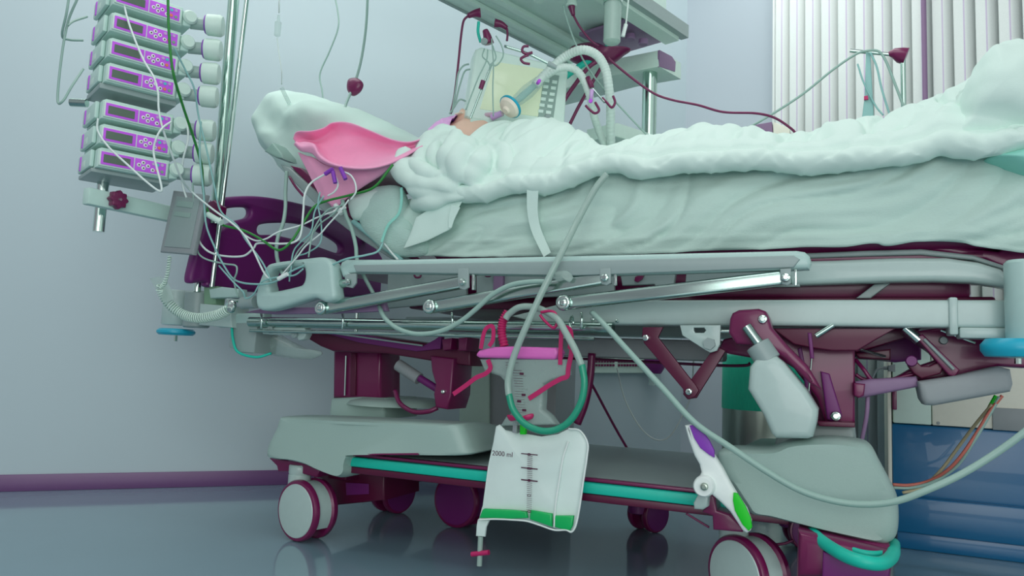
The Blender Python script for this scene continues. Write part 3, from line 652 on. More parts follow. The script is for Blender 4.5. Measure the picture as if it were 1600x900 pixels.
# ribbed towel, pads, straps
bm = inflate([(548, 312), (580, 294), (626, 292), (640, 330), (652, 360), (668, 372), (668, 396), (640, 402), (606, 396), (572, 366), (562, 344)], .05, .035, .004, 16, seedv=33)
tag(obj('ribbed_towel', bm, 'ribbed', None, 'all'), 'ribbed pale green towel tucked under the shoulder at the raised backrest', 'towel')
bm = inflate([(545, 310), (560, 306), (590, 296), (610, 300), (596, 330), (560, 345), (548, 335)], .04, .02, .004, 20, seedv=35)
tag(obj('absorbent_pad', bm, 'cloth', None, 'all'), 'small folded white pad beside the ribbed towel', 'pad')
slab_ = inflate([(704, 308), (728, 305), (716, 326), (704, 358), (668, 376), (630, 389), (640, 368), (650, 340), (672, 326)], .0, .006, .003, 12, rnd=False, seedv=37)
tag(obj('white_cloth', slab_, 'cloth', None, 'all'), 'flat white cloth corner hanging over the mattress side below the bunched blanket', 'cloth')
def ribbon(name, pts, w, mat_, th=.002):
    P = catmull([Q(*p) for p in pts], 8); bm = bmesh.new(); prev = None
    for i, p in enumerate(P):
        t = (P[min(i+1, len(P)-1)]-P[max(i-1, 0)]).normalized(); s = t.cross(Vector((0, 1, 0))).normalized(); ww = w(i/(len(P)-1)) if callable(w) else w
        q = [bm.verts.new(p+s*ww), bm.verts.new(p-s*ww), bm.verts.new(p-s*ww+Vector((0, th, 0))), bm.verts.new(p+s*ww+Vector((0, th, 0)))]
        if prev:
            for k in range(4): bm.faces.new((prev[k], prev[(k+1)%4], q[(k+1)%4], q[k]))
        else: bm.faces.new(q)
        prev = q
    bm.faces.new(prev[::-1]); return bm
tag(obj('cloth_strap', ribbon('', [(832, 296, -.004), (832, 330, .005), (838, 360, .01), (855, 398, -.0)], lambda t: .016-.005*t, 'cloth'), 'cloth'), 'white cloth strap hanging from the duvet over the mattress side', 'strap')
tag(obj('cloth_strap', ribbon('', [(712, 322, -.012), (706, 340, -.012), (703, 356, -.012)], lambda t: .014-.01*t, 'cloth'), 'cloth'), 'short white tie hanging beside the flat cloth corner', 'strap')
tag(obj('mint_ribbon', ribbon('', [(627, 293, .0), (627, 315, -.002), (622, 335, .0), (606, 352, .0), (596, 378, .0)], .004, 'mint'), 'mint'), 'thin mint green band running over the ribbed towel', 'ribbon')
# pink pouch
def loft(curves, n=6, cols=60):
    C_ = []
    for c in curves:
        P = catmull([Q(*p) for p in c], 10); m = len(P)-1
        C_.append([P[min(int(k/cols*m), m)].lerp(P[min(int(k/cols*m)+1, m)], k/cols*m-int(k/cols*m)) for k in range(cols+1)])
    bm = bmesh.new(); rows = []
    for i in range(len(C_)-1):
        for s in range(n):
            t = s/n; rows.append([bm.verts.new(_cr(C_, i, t, k)) for k in range(cols+1)])
    rows.append([bm.verts.new(C_[-1][k]) for k in range(cols+1)])
    for A, B in zip(rows, rows[1:]):
        for k in range(cols): bm.faces.new((A[k], A[k+1], B[k+1], B[k]))
    return bm
def _cr(C_, i, t, k):
    a = C_[max(i-1, 0)][k]; b = C_[i][k]; c = C_[i+1][k]; d = C_[min(i+2, len(C_)-1)][k]
    return .5*((2*b)+(c-a)*t+(2*a-5*b+4*c-d)*t*t+(3*b-a-3*c+d)*t**3)
back = [(458, 216, .06), (464, 206, .05), (486, 205, .04), (506, 200, .05), (520, 192, .05), (546, 192, .06), (580, 205, .05), (612, 218, .05), (640, 222, .06), (668, 214, .10)]
pitb = [(464, 226, .07), (474, 220, .09), (492, 220, .10), (508, 214, .10), (520, 206, .10), (536, 214, .10), (572, 217, .11), (600, 226, .10), (622, 232, .08), (655, 224, .10)]
pitf = [(466, 224, .02), (478, 222, .04), (492, 226, .06), (504, 238, .06), (518, 250, .06), (545, 254, .06), (572, 252, .05), (598, 246, .05), (620, 240, .06), (650, 230, .09)]
lip = [(462, 222, -.02), (472, 228, -.03), (490, 226, -.04), (500, 242, -.05), (520, 255, -.06), (550, 261, -.06), (580, 261, -.05), (605, 255, -.03), (630, 244, .0), (660, 228, .05)]
lip2 = [(460, 226, -.01), (471, 236, -.025), (488, 240, -.035), (500, 252, -.045), (520, 260, -.055), (550, 265, -.055), (580, 264, -.045), (606, 258, -.02), (630, 247, .01), (658, 230, .06)]
pouch = thing('pink_pouch', 'open pink cloth pouch draped across the pillow', 'pouch', Q(540, 260, .02))
obj('pouch_body', loft([back, pitb, pitf, lip, lip2]), 'pink', pouch, 'all', [('SOLIDIFY', dict(thickness=.003, offset=0))])
s1 = [(466, 238, .0), (478, 243, -.01), (490, 246, -.01), (505, 256, -.02), (530, 262, -.02), (560, 264, -.02), (590, 262, -.01), (612, 257, 0)]
s2 = [(478, 262, .0), (488, 268, -.005), (500, 275, -.01), (520, 280, -.01), (540, 282, -.01), (560, 284, -.01), (580, 280, 0), (592, 276, .01)]
s3 = [(500, 306, .01), (506, 312, .01), (514, 318, .01), (520, 324, .01), (525, 326, .01), (532, 318, .01), (546, 306, .01), (560, 294, .02)]
obj('pouch_tail', loft([s1, s2, s3]), 'pink', pouch, 'all', [('SOLIDIFY', dict(thickness=.003, offset=0))])
# ================================================================= PATIENT
per = thing('person', 'patient on their back under the white duvet, pink hair cap, tube in mouth', 'person', (.62, .42, 1.0))
bm = bmesh.new()
def cap_(a, b, ra, rb, n=10):
    a = Vector(a); b = Vector(b); L = (b-a).length; ax = b-a
    prof = [(-ra*math.cos(t), ra*math.sin(t)) for t in [math.pi/2*k/6 for k in range(0, 6)]]+[(L*k/n, ra+(rb-ra)*k/n) for k in range(n+1)]+[(L+rb*math.sin(t), rb*math.cos(t)) for t in [math.pi/2*k/6 for k in range(1, 7)]]
    lathe_bm(prof, a, ax, 24, bm)
hc = Q(728, 229, .42)
def headbm(bm):
    b2 = bmesh.new(); bmesh.ops.create_uvsphere(b2, u_segments=64, v_segments=48, radius=1)
    for v in b2.verts:
        x, y, z = v.co; g = lambda cx, cy, cz, s: math.exp(-((x-cx)**2+(y-cy)**2+(z-cz)**2)/s**2)
        r = 1+.05*g(0, 1, -.9, .5)
        # local: x right, y face, z crown
        p = Vector((x*.074*(1-.18*max(0, -z)), y*.094, z*.112))*r
        p.y += .030*g(0, .97, -.12, .16)+.016*g(0, .98, .03, .16)+.010*g(0, .9, -.42, .2)-.007*g(0, .94, -.40, .05)+.013*g(0, .7, -.75, .25)
        p.y += -.012*(g(.35, .9, .1, .2)+g(-.35, .9, .1, .2))+.006*(g(.35, .9, .1, .1)+g(-.35, .9, .1, .1))
        p.x += (.016*g(1, -.05, -.05, .2)-.016*g(-1, -.05, -.05, .2))
        v.co = p
    ez = Vector((-.97, 0, -.18)).normalized(); ey = Vector((-.18, -.12, .97)).normalized(); ex = ey.cross(ez).normalized(); ey = ez.cross(ex)
    b2.transform(frame(hc, ex, ey, ez)); me = bpy.data.meshes.new('h'); b2.to_mesh(me); b2.free(); bmjoin(bm, me); return ex, ey, ez
ex, ey, ez = headbm(bm)
nk = hc-ez*.12-ey*.03
def H(x, y, z): return Vector((hc.x+x, y, z))
cap_(hc-ez*.05-ey*.02, hc+Vector((.17, 0, -.09)), .052, .058)
sh = H(.22, .42, 1.10)
cap_(H(.24, .28, 1.10), H(.24, .56, 1.10), .066, .066); cap_(H(.27, .37, 1.11), H(.50, .39, 1.045), .105, .08); cap_(H(.27, .47, 1.11), H(.50, .45, 1.045), .105, .08)
cap_(H(.50, .42, 1.04), H(.74, .42, 1.03), .09, .09)
for s in (-1, 1):
    y = .42+s*.10
    cap_(H(.74, y, 1.045), H(1.10, y, 1.065), .070, .050); cap_(H(1.10, y, 1.065), H(1.42, y, 1.10), .050, .034)
    cap_(H(1.42, y, 1.10), H(1.46, y, 1.19), .034, .022)
    cap_(H(.25, .42+s*.17, 1.09), H(.50, .42+s*.22, 1.05), .045, .037); cap_(H(.50, .42+s*.22, 1.05), H(.73, .42+s*.24, 1.045), .036, .026)
    hx = H(.75, .42+s*.24, 1.04); cap_(hx, hx+Vector((.055, 0, 0)), .02, .022)
    for k, (l, dy) in enumerate(((.062, -.03), (.072, -.01), (.067, .01), (.052, .03))):
        cap_(hx+Vector((.055, dy*.8, 0)), hx+Vector((.055+l*.55, dy, .004)), .009, .0085, 3); cap_(hx+Vector((.055+l*.55, dy, .004)), hx+Vector((.055+l, dy, -.008)), .0083, .0072, 3)
    cap_(hx+Vector((.01, -s*.02, 0)), hx+Vector((.045, -s*.05, .002)), .011, .009, 3)
obj('body', bm, 'skin', per, 'all', [('REMESH', dict(mode='VOXEL', voxel_size=.005, use_smooth_shade=True)), ('SMOOTH', dict(factor=.5, iterations=1))])
lathe('mouth', [(0, .001), (.002, .019), (.006, .021), (.009, .012), (.010, .004)], hc+ey*.089-ez*.047, ey, 'lips', per, 20)
# hair cap
b2 = bmesh.new(); bmesh.ops.create_uvsphere(b2, u_segments=72, v_segments=48, radius=1)
for v in list(b2.verts):
    n_ = noise.noise(v.co*5)*.10+noise.noise(v.co*13)*.05
    z = v.co.z; v.co = Vector((v.co.x*.090, v.co.y*.106, (z*.185 if z > 0 else z*.12)))*(1.03+n_)
bmesh.ops.bisect_plane(b2, geom=b2.verts[:]+b2.edges[:]+b2.faces[:], plane_co=(0, 0, .018), plane_no=(0, .22, 1), clear_inner=True)
b2.transform(frame(hc+ez*.006, ex, ey, ez)); obj('hair_cap', b2, 'cap', per, 'all', [('SOLIDIFY', dict(thickness=.002, offset=0))])
tube('cap_band', [hc+ez*.05+ex*.082*math.cos(a)+ey*(.100*math.sin(a)) -ez*.02*math.sin(a) for a in [math.pi*k/12 for k in range(13)]], .003, 'violet', per)
# cheek tape
b2 = box_bm(-.03, .03, -.002, .002, -.012, .012, .001); b2.transform(frame(hc+ey*.108-ez*.035+ez*.03, ex, ey, ez)); obj('face_tape', b2, 'tape', per)
# ================================================================= BREATHING CIRCUIT
bc = thing('breathing_circuit', 'white twin ventilator hoses arching from the clear connector at the patient\'s mouth', 'breathing tube', Q(860, 130, .45))
m0 = hc+ey*.090-ez*.047
f0 = Q(786, 178, .40); f1 = Q(800, 164, .40)
tube('mouth_tube', [m0, m0.lerp(f0, .5)+Vector((0, 0, .002)), f0], .0075, 'tube_pink', bc); rod('tube_connector', Q(768, 184, .40), Q(784, 177, .40), .010, 'violet_pale', bc, 16)
c0 = Q(797, 167, .37); yj = Q(846, 124, .47); ax = (yj-c0).normalized()
lathe('filter_housing', [(-.026, .010), (-.018, .014), (-.012, .032), (-.003, .037)], c0, ax, 'tape', bc, 36)
lathe('filter_ring', [(-.003, .037), (-.002, .040), (.005, .040), (.006, .037)], c0, ax, 'cyan', bc, 36)
lathe('filter_housing', [(.006, .037), (.012, .033), (.018, .014), (.028, .012)], c0, ax, 'wrap', bc, 36)
lathe('connector', [(0, .013), (.02, .020), (.07, .024), (.12, .020), (.145, .017)], c0+ax*.022, ax, 'clear', bc, 28)
lathe('connector_core', [(0, .009), (.04, .012), (.12, .010)], c0+ax*.024, ax, 'tube_mint', bc, 20)
def hose(name, pts, r, parent, m='clear_hose'):
    P = catmull([Q(*p) for p in pts], 26); bm = bmesh.new(); n = len(P)
    sweep(bm, P, lambda t: r*(1+.045*math.sin(t*n*1.5)), 18); return obj(name, bm, m, parent, 'all')
hose('hose', [(836, 133, .44), (858, 110, .46), (884, 88, .47), (910, 78, .46), (932, 86, .48), (945, 106, .50), (951, 135, .52), (954, 170, .56), (954, 205, .62), (956, 245, .70)], .0145, bc)
hose('hose', [(846, 124, .46), (870, 108, .46), (892, 106, .48), (908, 118, .50), (920, 145, .52), (928, 180, .56), (936, 205, .62), (950, 240, .70)], .0125, bc)
tube('sensor_port', [Q(840, 130, .40), Q(843, 126, .385)], .006, 'violet', bc)
# hose support arm with twin clips
ha = thing('hose_holder', 'black jointed arm with twin hooks gripping the white ventilator hoses', 'holder', Q(935, 150, .55))
tube('arm', [Q(918, 121, .50), Q(925, 137, .5)], .0085, 'maroon', ha)
for pp in ([(915, 165), (922, 172), (930, 177), (936, 172), (930, 160)], [(941, 153), (948, 160), (956, 168), (961, 160), (958, 150)]):
    tube('clip', [Q(a, b, .47+.03*(pp[0][0] > 930)) for a, b in pp], .0042, 'maroon', ha, 6)
rod('arm_joint', Q(924, 137, .50), Q(945, 160, .50), .004, 'steel', ha)
tube('cuff', [Q(925, 140, .49), Q(923, 157, .49)], .007, 'violet_pale', ha)
lathe('cuff_button', [(0, .007), (.004, .006)], Q(923, 158, .48), (0, -1, 0), 'violet', ha)
# ================================================================= MONITOR and wall-side equipment
e1 = Vector((.332, .943, 0)); e2 = Vector((.943, -.332, 0))
mon = thing('monitor', 'white ventilator monitor with olive screen and side keypad behind the patient', 'monitor', QD(800, 190, 2.45))
MP = QD(735, 130, 2.42); em = Vector((.8, .6, 0)); ev = Vector((.6, -.8, 0))
inplane('housing', [(743, 77), (752, 73), (880, 104), (888, 112), (882, 196), (874, 200), (736, 186), (728, 180)], MP, em, .10, 'monitor', mon, .008)
inplane('screen', [(778, 97), (850, 108), (842, 182), (750, 170), (768, 110)], MP+ev*.003, em, .004, 'screen', mon, .001)
inplane('key_panel', [(852, 114), (874, 118), (864, 190), (840, 186)], MP+ev*.004, em, .004, 'keypad', mon, .001)
for r in range(6):
    for c in range(2):
        px, py = 851+c*12-r*1.9, 123+r*9.5+c*2
        inplane('key', [(px, py), (px+8, py+1), (px+7.4, py+6), (px-.6, py+5)], MP+ev*.007, em, .003, 'monitor', mon, .001)
kc = QN(855, 184, MP, em); lathe('dial', [(0, .011), (.008, .011), (.010, .009)], kc, ev, 'bed_grey', mon)
inplane('stand_shelf', [(735, 184), (812, 192), (812, 205), (748, 212), (735, 200)], MP+Vector((0, 0, -.004)), em, .12, 'unit_light', mon, .004)
# supply beam
P0 = QD(890, 101, 3.15)
sup = thing('supply_unit', 'long pale green overhead medical supply beam descending from the top of the photo', 'supply unit', P0)
def sect(name, L, z, t0, t1, m): # cross-section (across, up) -> extruded back along -e1
    me = fixn(curve_mesh([L], t0, t1, .004, frame(P0, e2, (0,0,1), -e1))); return finish(name, me, m, sup)
wd = .545
sect('beam', [(0, 0), (.075, -.004), (.08, .004), (.17, -.002), (.175, .008), (wd-.07, -.02), (wd-.07, .16), (0, .16)], 0, .0, 1.45, 'unit')
sect('beam_rail', [(-.008, .004), (.0, -.008), (.008, -.008), (.008, .01), (-.008, .01)], 0, .0, 1.45, 'bed_grey')
sect('beam_rail', [(.072, -.012), (.092, -.012), (.092, .002), (.072, .0)], 0, .0, 1.45, 'unit_light')
sect('beam_rail', [(.150, -.012), (.178, -.012), (.178, .002), (.15, .0)], 0, .0, 1.45, 'unit_light')
sect('light_strip', [(wd-.07, -.045), (wd-.012, -.045), (wd-.012, -.012), (wd-.07, -.012)], 0, .0, 1.45, 'unit_light')
sect('beam_rail', [(wd-.02, -.03), (wd+.012, -.03), (wd+.012, .02), (wd-.02, .02)], 0, -.03, 1.45, 'bed_grey')
sect('underside_panel', [(.24, -.026), (wd-.075, -.030), (wd-.075, -.022), (.24, -.012)], 0, .0, .24, 'unit_under')
# cross shelf + column
C0 = QD(1031, 92, 2.78)
inplane('cross_arm', [(840, 122), (950, 94), (1030, 78), (1030, 104), (960, 117), (842, 150)], C0, -e2, .16, 'unit_light', sup, .004)
inplane('cross_arm_end', [(1031, 78), (1050, 88), (1056, 97), (1055, 112), (1031, 104)], C0+e2*.0, e1, .01, 'unit_under', sup, .001)
cb = QD(1016, 106, 2.86); cl = Vector((cb.x, cb.y, cb.z-.34))
rod('column', cb, cl, .028, 'pole_green', sup, 28)
inplane('lower_shelf', [(958, 193), (966, 192), (1028, 212), (1030, 224), (1000, 224), (958, 212)], QD(1025, 218, 2.84), e1, .12, 'unit_light', sup, .004)
lathe('column_foot', [(0, .03), (.03, .03), (.034, .024)], cl-Vector((0, 0, .02)), (0, 0, 1), 'unit_light', sup)
# outlets
for a, b, m in ((893, 10, 'unit_light'), (842, 2, 'unit_light'), (985, 62, 'unit_under'), (1005, 70, 'unit_under')):
    p = QD(a, b, 2.75 if a > 900 else 2.5); lathe('outlet', [(-.02, .017), (-.004, .019), (0, .016)], p, (0, 0, -1), m, sup, 20)
# suction jar hanging
sj = thing('suction_jar', 'clear cylindrical suction jar with chrome collar hanging under the supply beam', 'jar', QD(956, 70, 2.35))
p = QD(956, 66, 2.35)
lathe('jar', [(0, .012), (.004, .022), (.010, .027), (.15, .028), (.152, .026)], p-Vector((0, 0, .008)), (0, 0, 1), 'clear_drain', sj)
lathe('collar', [(0, .031), (.04, .031), (.045, .02), (.12, .02)], p+Vector((0, 0, .128)), (0, 0, 1), 'chrome', sj)
sm_ = thing('probe', 'slim white probe dangling beside the suction jar', 'probe', QD(976, 50, 2.4))
rod('probe_tip', QD(973, 57, 2.4), QD(978, 38, 2.4), .0065, 'white', sm_, 12); rod('probe_cord', QD(978, 38, 2.4), QD(984, -20, 2.4), .003, 'clear_hose', sm_, 8)
# plugs and cables along the beam
def plug(pts, cab, dep, r, label, m='maroon', rc=.004):
    t = thing('power_cable', label, 'cable', QD(pts[0][0], pts[0][1], dep))
    P = [QD(a, b, dep+(i*.0)) for i, (a, b) in enumerate(pts)]
    bm = bmesh.new(); sweep(bm, catmull(P, 5), lambda s: r*(1-.5*s), 14); obj('plug', bm, m, t, 'all')
    tube('cord', [QD(a, b, d) for a, b, d in cab], rc, m, t); return t
plug([(751, 20), (742, 21), (731, 25)], [(731, 25, 2.45), (724, 34, 2.45), (720, 60, 2.45), (716, 100, 2.45), (710, 150, 2.45), (704, 178, 2.45)], 2.45, .016, 'thin maroon cable hanging left of the monitor from its plug on the beam')
plug([(773, 36), (783, 38), (792, 44)], [(792, 44, 2.5), (793, 54, 2.5), (792, 64, 2.5)], 2.5, .015, 'short maroon cable plugged into the beam right above the monitor')
plug([(893, 10), (894, 16), (896, 24)], [(896, 24, 2.5), (906, 42, 2.5), (922, 62, 2.5), (935, 72, 2.5)], 2.5, .013, 'maroon cable with a cone plug running from the beam underside to the arm')
t = thing('power_cable', 'long dark cable sagging from the arm joint across the wall to the blinds', 'cable', QD(957, 97, 2.6))
tube('cord', [QD(a, b, d) for a, b, d in ((950, 90, 2.5), (957, 97, 2.5), (985, 120, 2.5), (1020, 145, 2.5), (1050, 156, 2.5), (1090, 164, 2.5), (1130, 175, 2.5), (1180, 177, 2.5), (1210, 184, 2.5), (1235, 200, 2.5), (1246, 211, 2.5))], .0042, 'maroon', t)
tag(tube('grey_cable', [QD(a, b, 2.45) for a, b in ((880, 8), (884, 25), (898, 65), (915, 100), (940, 135), (970, 168), (1000, 200), (1024, 224))], .003, 'tube_grey'), 'thin grey cable crossing diagonally behind the ventilator hoses', 'cable')
# hub / bracket
hub = thing('swivel_arm', 'dark maroon swivel bracket with a turquoise band behind the ventilator hoses', 'bracket', QD(925, 95, 2.62))
bm = inflate([(888, 82), (900, 72), (930, 68), (960, 78), (985, 76), (975, 84), (955, 98), (935, 96), (905, 100), (890, 94)], .8, .05, .004, 10); 
obj('bracket_body', bm, 'maroon', hub, 'all')
tube('turquoise_band', [QD(882, 121, 2.72), QD(905, 104, 2.72), (QD(930, 88, 2.72)), QD(950, 73, 2.72)], .012, 'teal', hub)
tag(tube('thick_cable', [QD(a, b, 2.5) for a, b in ((940, 92), (920, 105), (900, 130), (880, 160), (868, 190))], .0075, 'maroon'), 'thick maroon cable dropping behind the monitor from the swivel bracket', 'cable')
tag(tube('thick_cable', [QD(a, b, 2.55) for a, b in ((945, 95), (925, 130), (905, 165), (890, 195))], .006, 'maroon'), 'second maroon cable running down between monitor and ventilator hoses', 'cable')
# horizontal hose rail with hooks
hr = thing('hook_arm', 'thin steel arm with black double hooks in front of the monitor top', 'holder', QD(830, 85, 2.3))
tube('arm', [QD(788, 72, 2.3), QD(825, 84, 2.3), QD(862, 102, 2.3)], .0045, 'steel', hr)
lathe('arm_end', [(0, .009), (.03, .007)], QD(856, 99, 2.3), QD(866, 104, 2.3)-QD(856, 99, 2.3), 'bed_grey', hr)
tube('hook', [QD(a, b, 2.29) for a, b in ((826, 72), (818, 73), (816, 80), (822, 84), (832, 82))], .0042, 'maroon', hr, 5)
tube('hook', [QD(a, b, 2.29) for a, b in ((828, 100), (818, 98), (814, 92), (820, 88), (826, 86))], .0042, 'maroon', hr, 5)
# flexible arm with leads
la = thing('lead_clip', 'black lead clip with coiled grey leads and a slim rod in front of the monitor', 'clip', QD(762, 60, 2.3))
bm = bmesh.new(); sweep(bm, catmull([QD(758, 47, 2.3), QD(761, 56, 2.3), QD(764, 68, 2.3)], 5), lambda s: .009+.007*s, 14); obj('clip_body', bm, 'maroon', la, 'all')
lathe('clip_eye', [(0, .011), (.006, .010)], QD(757, 65, 2.27), (0, -1, 0), 'bed_grey', la)
tube('teal_strap', [QD(748, 34, 2.32), QD(747, 50, 2.32), QD(751, 66, 2.32)], .005, 'teal', la)
rod('rod', QD(768, 100, 2.3), QD(735, 185, 2.3), .0038, 'steel', la, 12); rod('grip', QD(755, 126, 2.295), QD(751, 139, 2.295), .0075, 'maroon', la, 12)
for k, pts in enumerate(([(757, 76), (754, 88), (762, 96), (766, 104)], [(770, 72), (775, 90), (768, 100), (765, 108)], [(775, 56), (784, 72), (786, 88), (776, 102), (766, 100)], [(762, 78), (760, 95), (748, 120), (738, 145), (728, 172)], [(768, 60), (771, 100), (770, 140), (771, 182)])):
    tube('lead', [QD(a, b, 2.285) for a, b in pts], .0022, 'tube_grey', la, 6)
for i, pts in enumerate(([(733, 100), (724, 103), (716, 115), (712, 140), (706, 176)], [(735, 108), (726, 112), (718, 135), (712, 158), (706, 174)], [(728, 158), (718, 156), (708, 170), (702, 178)])):
    tag(tube('monitor_lead', [QD(a, b, 2.42) for a, b in pts], .003, 'tube_grey', None, 6), ('outer', 'inner', 'lowest')[i]+' grey lead curving down from the left edge of the monitor', 'cable')
# ================================================================= INFUSION PUMPS
PA = math.radians(24); d1 = Vector((math.sin(PA), math.cos(PA), 0)); d2 = Vector((-d1.y, d1.x, 0))
PC = QD(164, 125, 2.0); PC.z = 0
def make_pump():
    r = bpy.data.objects.new('infusion_pump', None); COL.objects.link(r); WP[r.name] = Vector((0, 0, 0))
    H_ = .056
    # local x along the panel, local y to the far-left side, z up; panel at y=0
    me = fixn(curve_mesh([[(0., 0), (0.1837, 0), (0.1837, H_), (0.009, H_), (0., H_-.006)]], .0, .17, .005, MY)); finish('casing', me, 'pump', r)
    me = fixn(curve_mesh([[(0.003, .004), (0.1785, .004), (0.1785, .047), (0.003, .047)]], -.006, .001, .003, MY)); finish('front_bezel', me, 'unit_light', r)
    me = fixn(curve_mesh([[(0.0075, .008), (0.0885, .008), (0.0885, .043), (0.0075, .043)]], -.0075, -.0055, .0005, MY)); finish('display_surround', me, 'violet', r)
    me = fixn(curve_mesh([[(0.0135, .014), (0.0795, .014), (0.0795, .036), (0.0135, .036)]], -.0085, -.0070, .0004, MY)); finish('display', me, 'lcd', r)
    me = fixn(curve_mesh([[(0.0915, .008), (0.1725, .008), (0.1725, .043), (0.0915, .043)]], -.0075, -.0055, .0005, MY)); kp = finish('keypad', me, 'violet', r)
    for (x, z, m) in ((.136, .025, 'white'), (.150, .033, 'white'), (.152, .018, 'white'), (.167, .026, 'white'), (.184, .017, 'white'), (.185, .035, 'violet_pale'), (.200, .034, 'turq'), (.216, .036, 'violet_pale'), (.200, .018, 'orange'), (.217, .017, 'green_btn')):
        o = lathe('button', [(0, .0047 if m != 'white' else .0056), (.0015, .0042)], (x*.75, -.0075, z), (0, -1, 0), m, kp, 14)
        if m == 'white': lathe('button_mark', [(0, .0022), (.0006, .0022)], (x*.75, -.009, z), (0, -1, 0), 'ink', kp, 8)
    bm = box_bm(-.012, -.0005, .028, .167, .004, .052, .004); obj('side_grip', bm, 'pump', r)
    bm = box_bm(-.014, -.0005, .130, .142, .008, .048, .001); obj('side_stripe', bm, 'violet', r)
    bm = box_bm(-.013, -.0005, .080, .118, .010, .030, .002); obj('side_rib', bm, 'unit_light', r)
    me = fixn(curve_mesh([[(.185, .004), (.21, .008), (.21, .046), (.185, .05)]], .005, .09, .006, MY)); finish('drive_guard', me, 'pump', r)
    lathe('drive_knob', [(0, .017), (.012, .021), (.020, .016)], (.204, .012, .034), (0, -1, 0), 'unit_light', r, 24)
    return r
def add_plunger(r):
    a = Vector((.215, .03, .030)); d = Vector((.84, -.54, 0)); b = a+d*.045
    bm = bmesh.new(); sweep(bm, [a, b], .018, 18); obj('syringe_barrel', bm, 'clear_drain', r)
    lathe('plunger_head', [(0, .026), (.004, .031), (.040, .032), (.048, .027), (.050, .01)], b, d, 'unit_light', r, 28)
    lathe('plunger_ring', [(-.003, .014), (-.002, .027), (.003, .029)], b, d, 'violet_dark', r, 28)
def copy_tree(o, parent=None):
    c = o.copy(); COL.objects.link(c); c.parent = parent
    for ch in o.children: copy_tree(ch, c)
    return c
pa = make_pump(); add_plunger(pa)
pb = None
rows = [(-22, 1), (19, 1), (59, 1), (98, 1), (155, 1), (194, 1), (231, 1)]
lbl = ['topmost syringe pump of the stack, cut by the top edge of the photo', 'second syringe pump from the top of the stack, with violet front panel', 'third syringe pump from the top of the stack', 'fourth syringe pump from the top, the lowest of the upper group above the gap', 'fifth syringe pump from the top, just below the gap in the stack', 'sixth syringe pump from the top, next to the lowest', 'lowest syringe pump of the stack, above the clamp bar']
zs = []
bpy.context.view_layer.update()
for i, (py, f) in enumerate(rows):
    o = pa if i == 0 else copy_tree(pa)
    px = 178-(py-19)*.085
    z = Q(px, py, PC.y).z-.050
    o.location = (PC.x, PC.y, z); o.rotation_euler = (0, 0, math.radians(90)-PA); zs.append(z)
    tag(o, lbl[i], 'infusion pump', 'syringe pumps stacked on the stand')
# rack post, clamp bar, knob
rk = thing('pump_rack', 'chrome post and pale clamp bar with a maroon star knob carrying the pumps', 'rack', (PC.x-.06, PC.y+.06, .98))
rp = Q(158, 330, PC.y); rpx = QD(156, 340, 2.10)
rod('post', (rpx.x, rpx.y, Q(154, 362, rpx.y).z), (rpx.x, rpx.y, 1.98), .0155, 'chrome', rk, 28)
b0 = Vector((PC.x-.05, PC.y+.01, Q(150, 316, PC.y).z)); b1 = Vector((-.44, -.0, b0.z)); bd = (b1-b0).normalized(); bn = Vector((bd.y, -bd.x, 0))
bm = box_bm(0, (b1-b0).length, -.0, .03, 0, .046, .004); bm.transform(frame(b0+bn*.02, bd, -bn, (0, 0, 1))); obj('clamp_bar', bm, 'pump', rk)
kn = b0+bd*.075+bn*.032+Vector((0, 0, .026)); lob = []
for k in range(32):
    a = 2*math.pi*k/32; rr = .024+.003*math.cos(8*a); lob.append((rr*math.cos(a), rr*math.sin(a)))
me = fixn(curve_mesh([lob], -.012, .010, .003, frame(kn, bd, (0, 0, 1), bn))); finish('star_knob', me, 'maroon', rk)
lathe('knob_screw', [(0, .005), (.004, .004)], kn+bn*.010, bn, 'chrome', rk, 10)
obox('pump_tray', Vector((PC.x-.02, PC.y, zs[-1]-.012)), d1, .20, d2, .15, .012, 'bed_grey', rk)
obox('pump_tray', Vector((PC.x-.02, PC.y, zs[3]-.016)), d1, .20, d2, .15, .016, 'bed_grey', rk)
for i, z in enumerate(zs):
    p = Vector((PC.x, PC.y, z+.03))+d1*.29+d2*-.0; q = Vector((-.43, .0, z+.03))
rod('side_bolt', Vector((PC.x, PC.y, zs[3]-.022))+d2*.17-d1*.005, Vector((PC.x, PC.y, zs[3]-.022))+d2*.20-d1*.04, .012, 'steel', rk)
# poles
pz = Q(338, 330, .0)
pl = thing('drip_stand', 'thick chrome pole standing behind the syringe drivers at the head of the bed', 'pole', (pz.x, .0, .66))
rod('pole', (pz.x, .0, Q(334, 350, 0).z), (pz.x, .0, 2.0), .0175, 'pole_green', pl, 28)
slab('pole_clamp', [(322, 316), (334, 312), (344, 322), (342, 338), (328, 336)], -.03, .0, 'maroon', pl, .005)
tp0, tp1 = Q(331, 448, -.01), Q(388, -20, -.01)
tag(rod('thin_rod', tp0, tp1, .0075, 'chrome', None, 20), 'thin leaning chrome rod beside the thick pole at the bed head', 'rod')
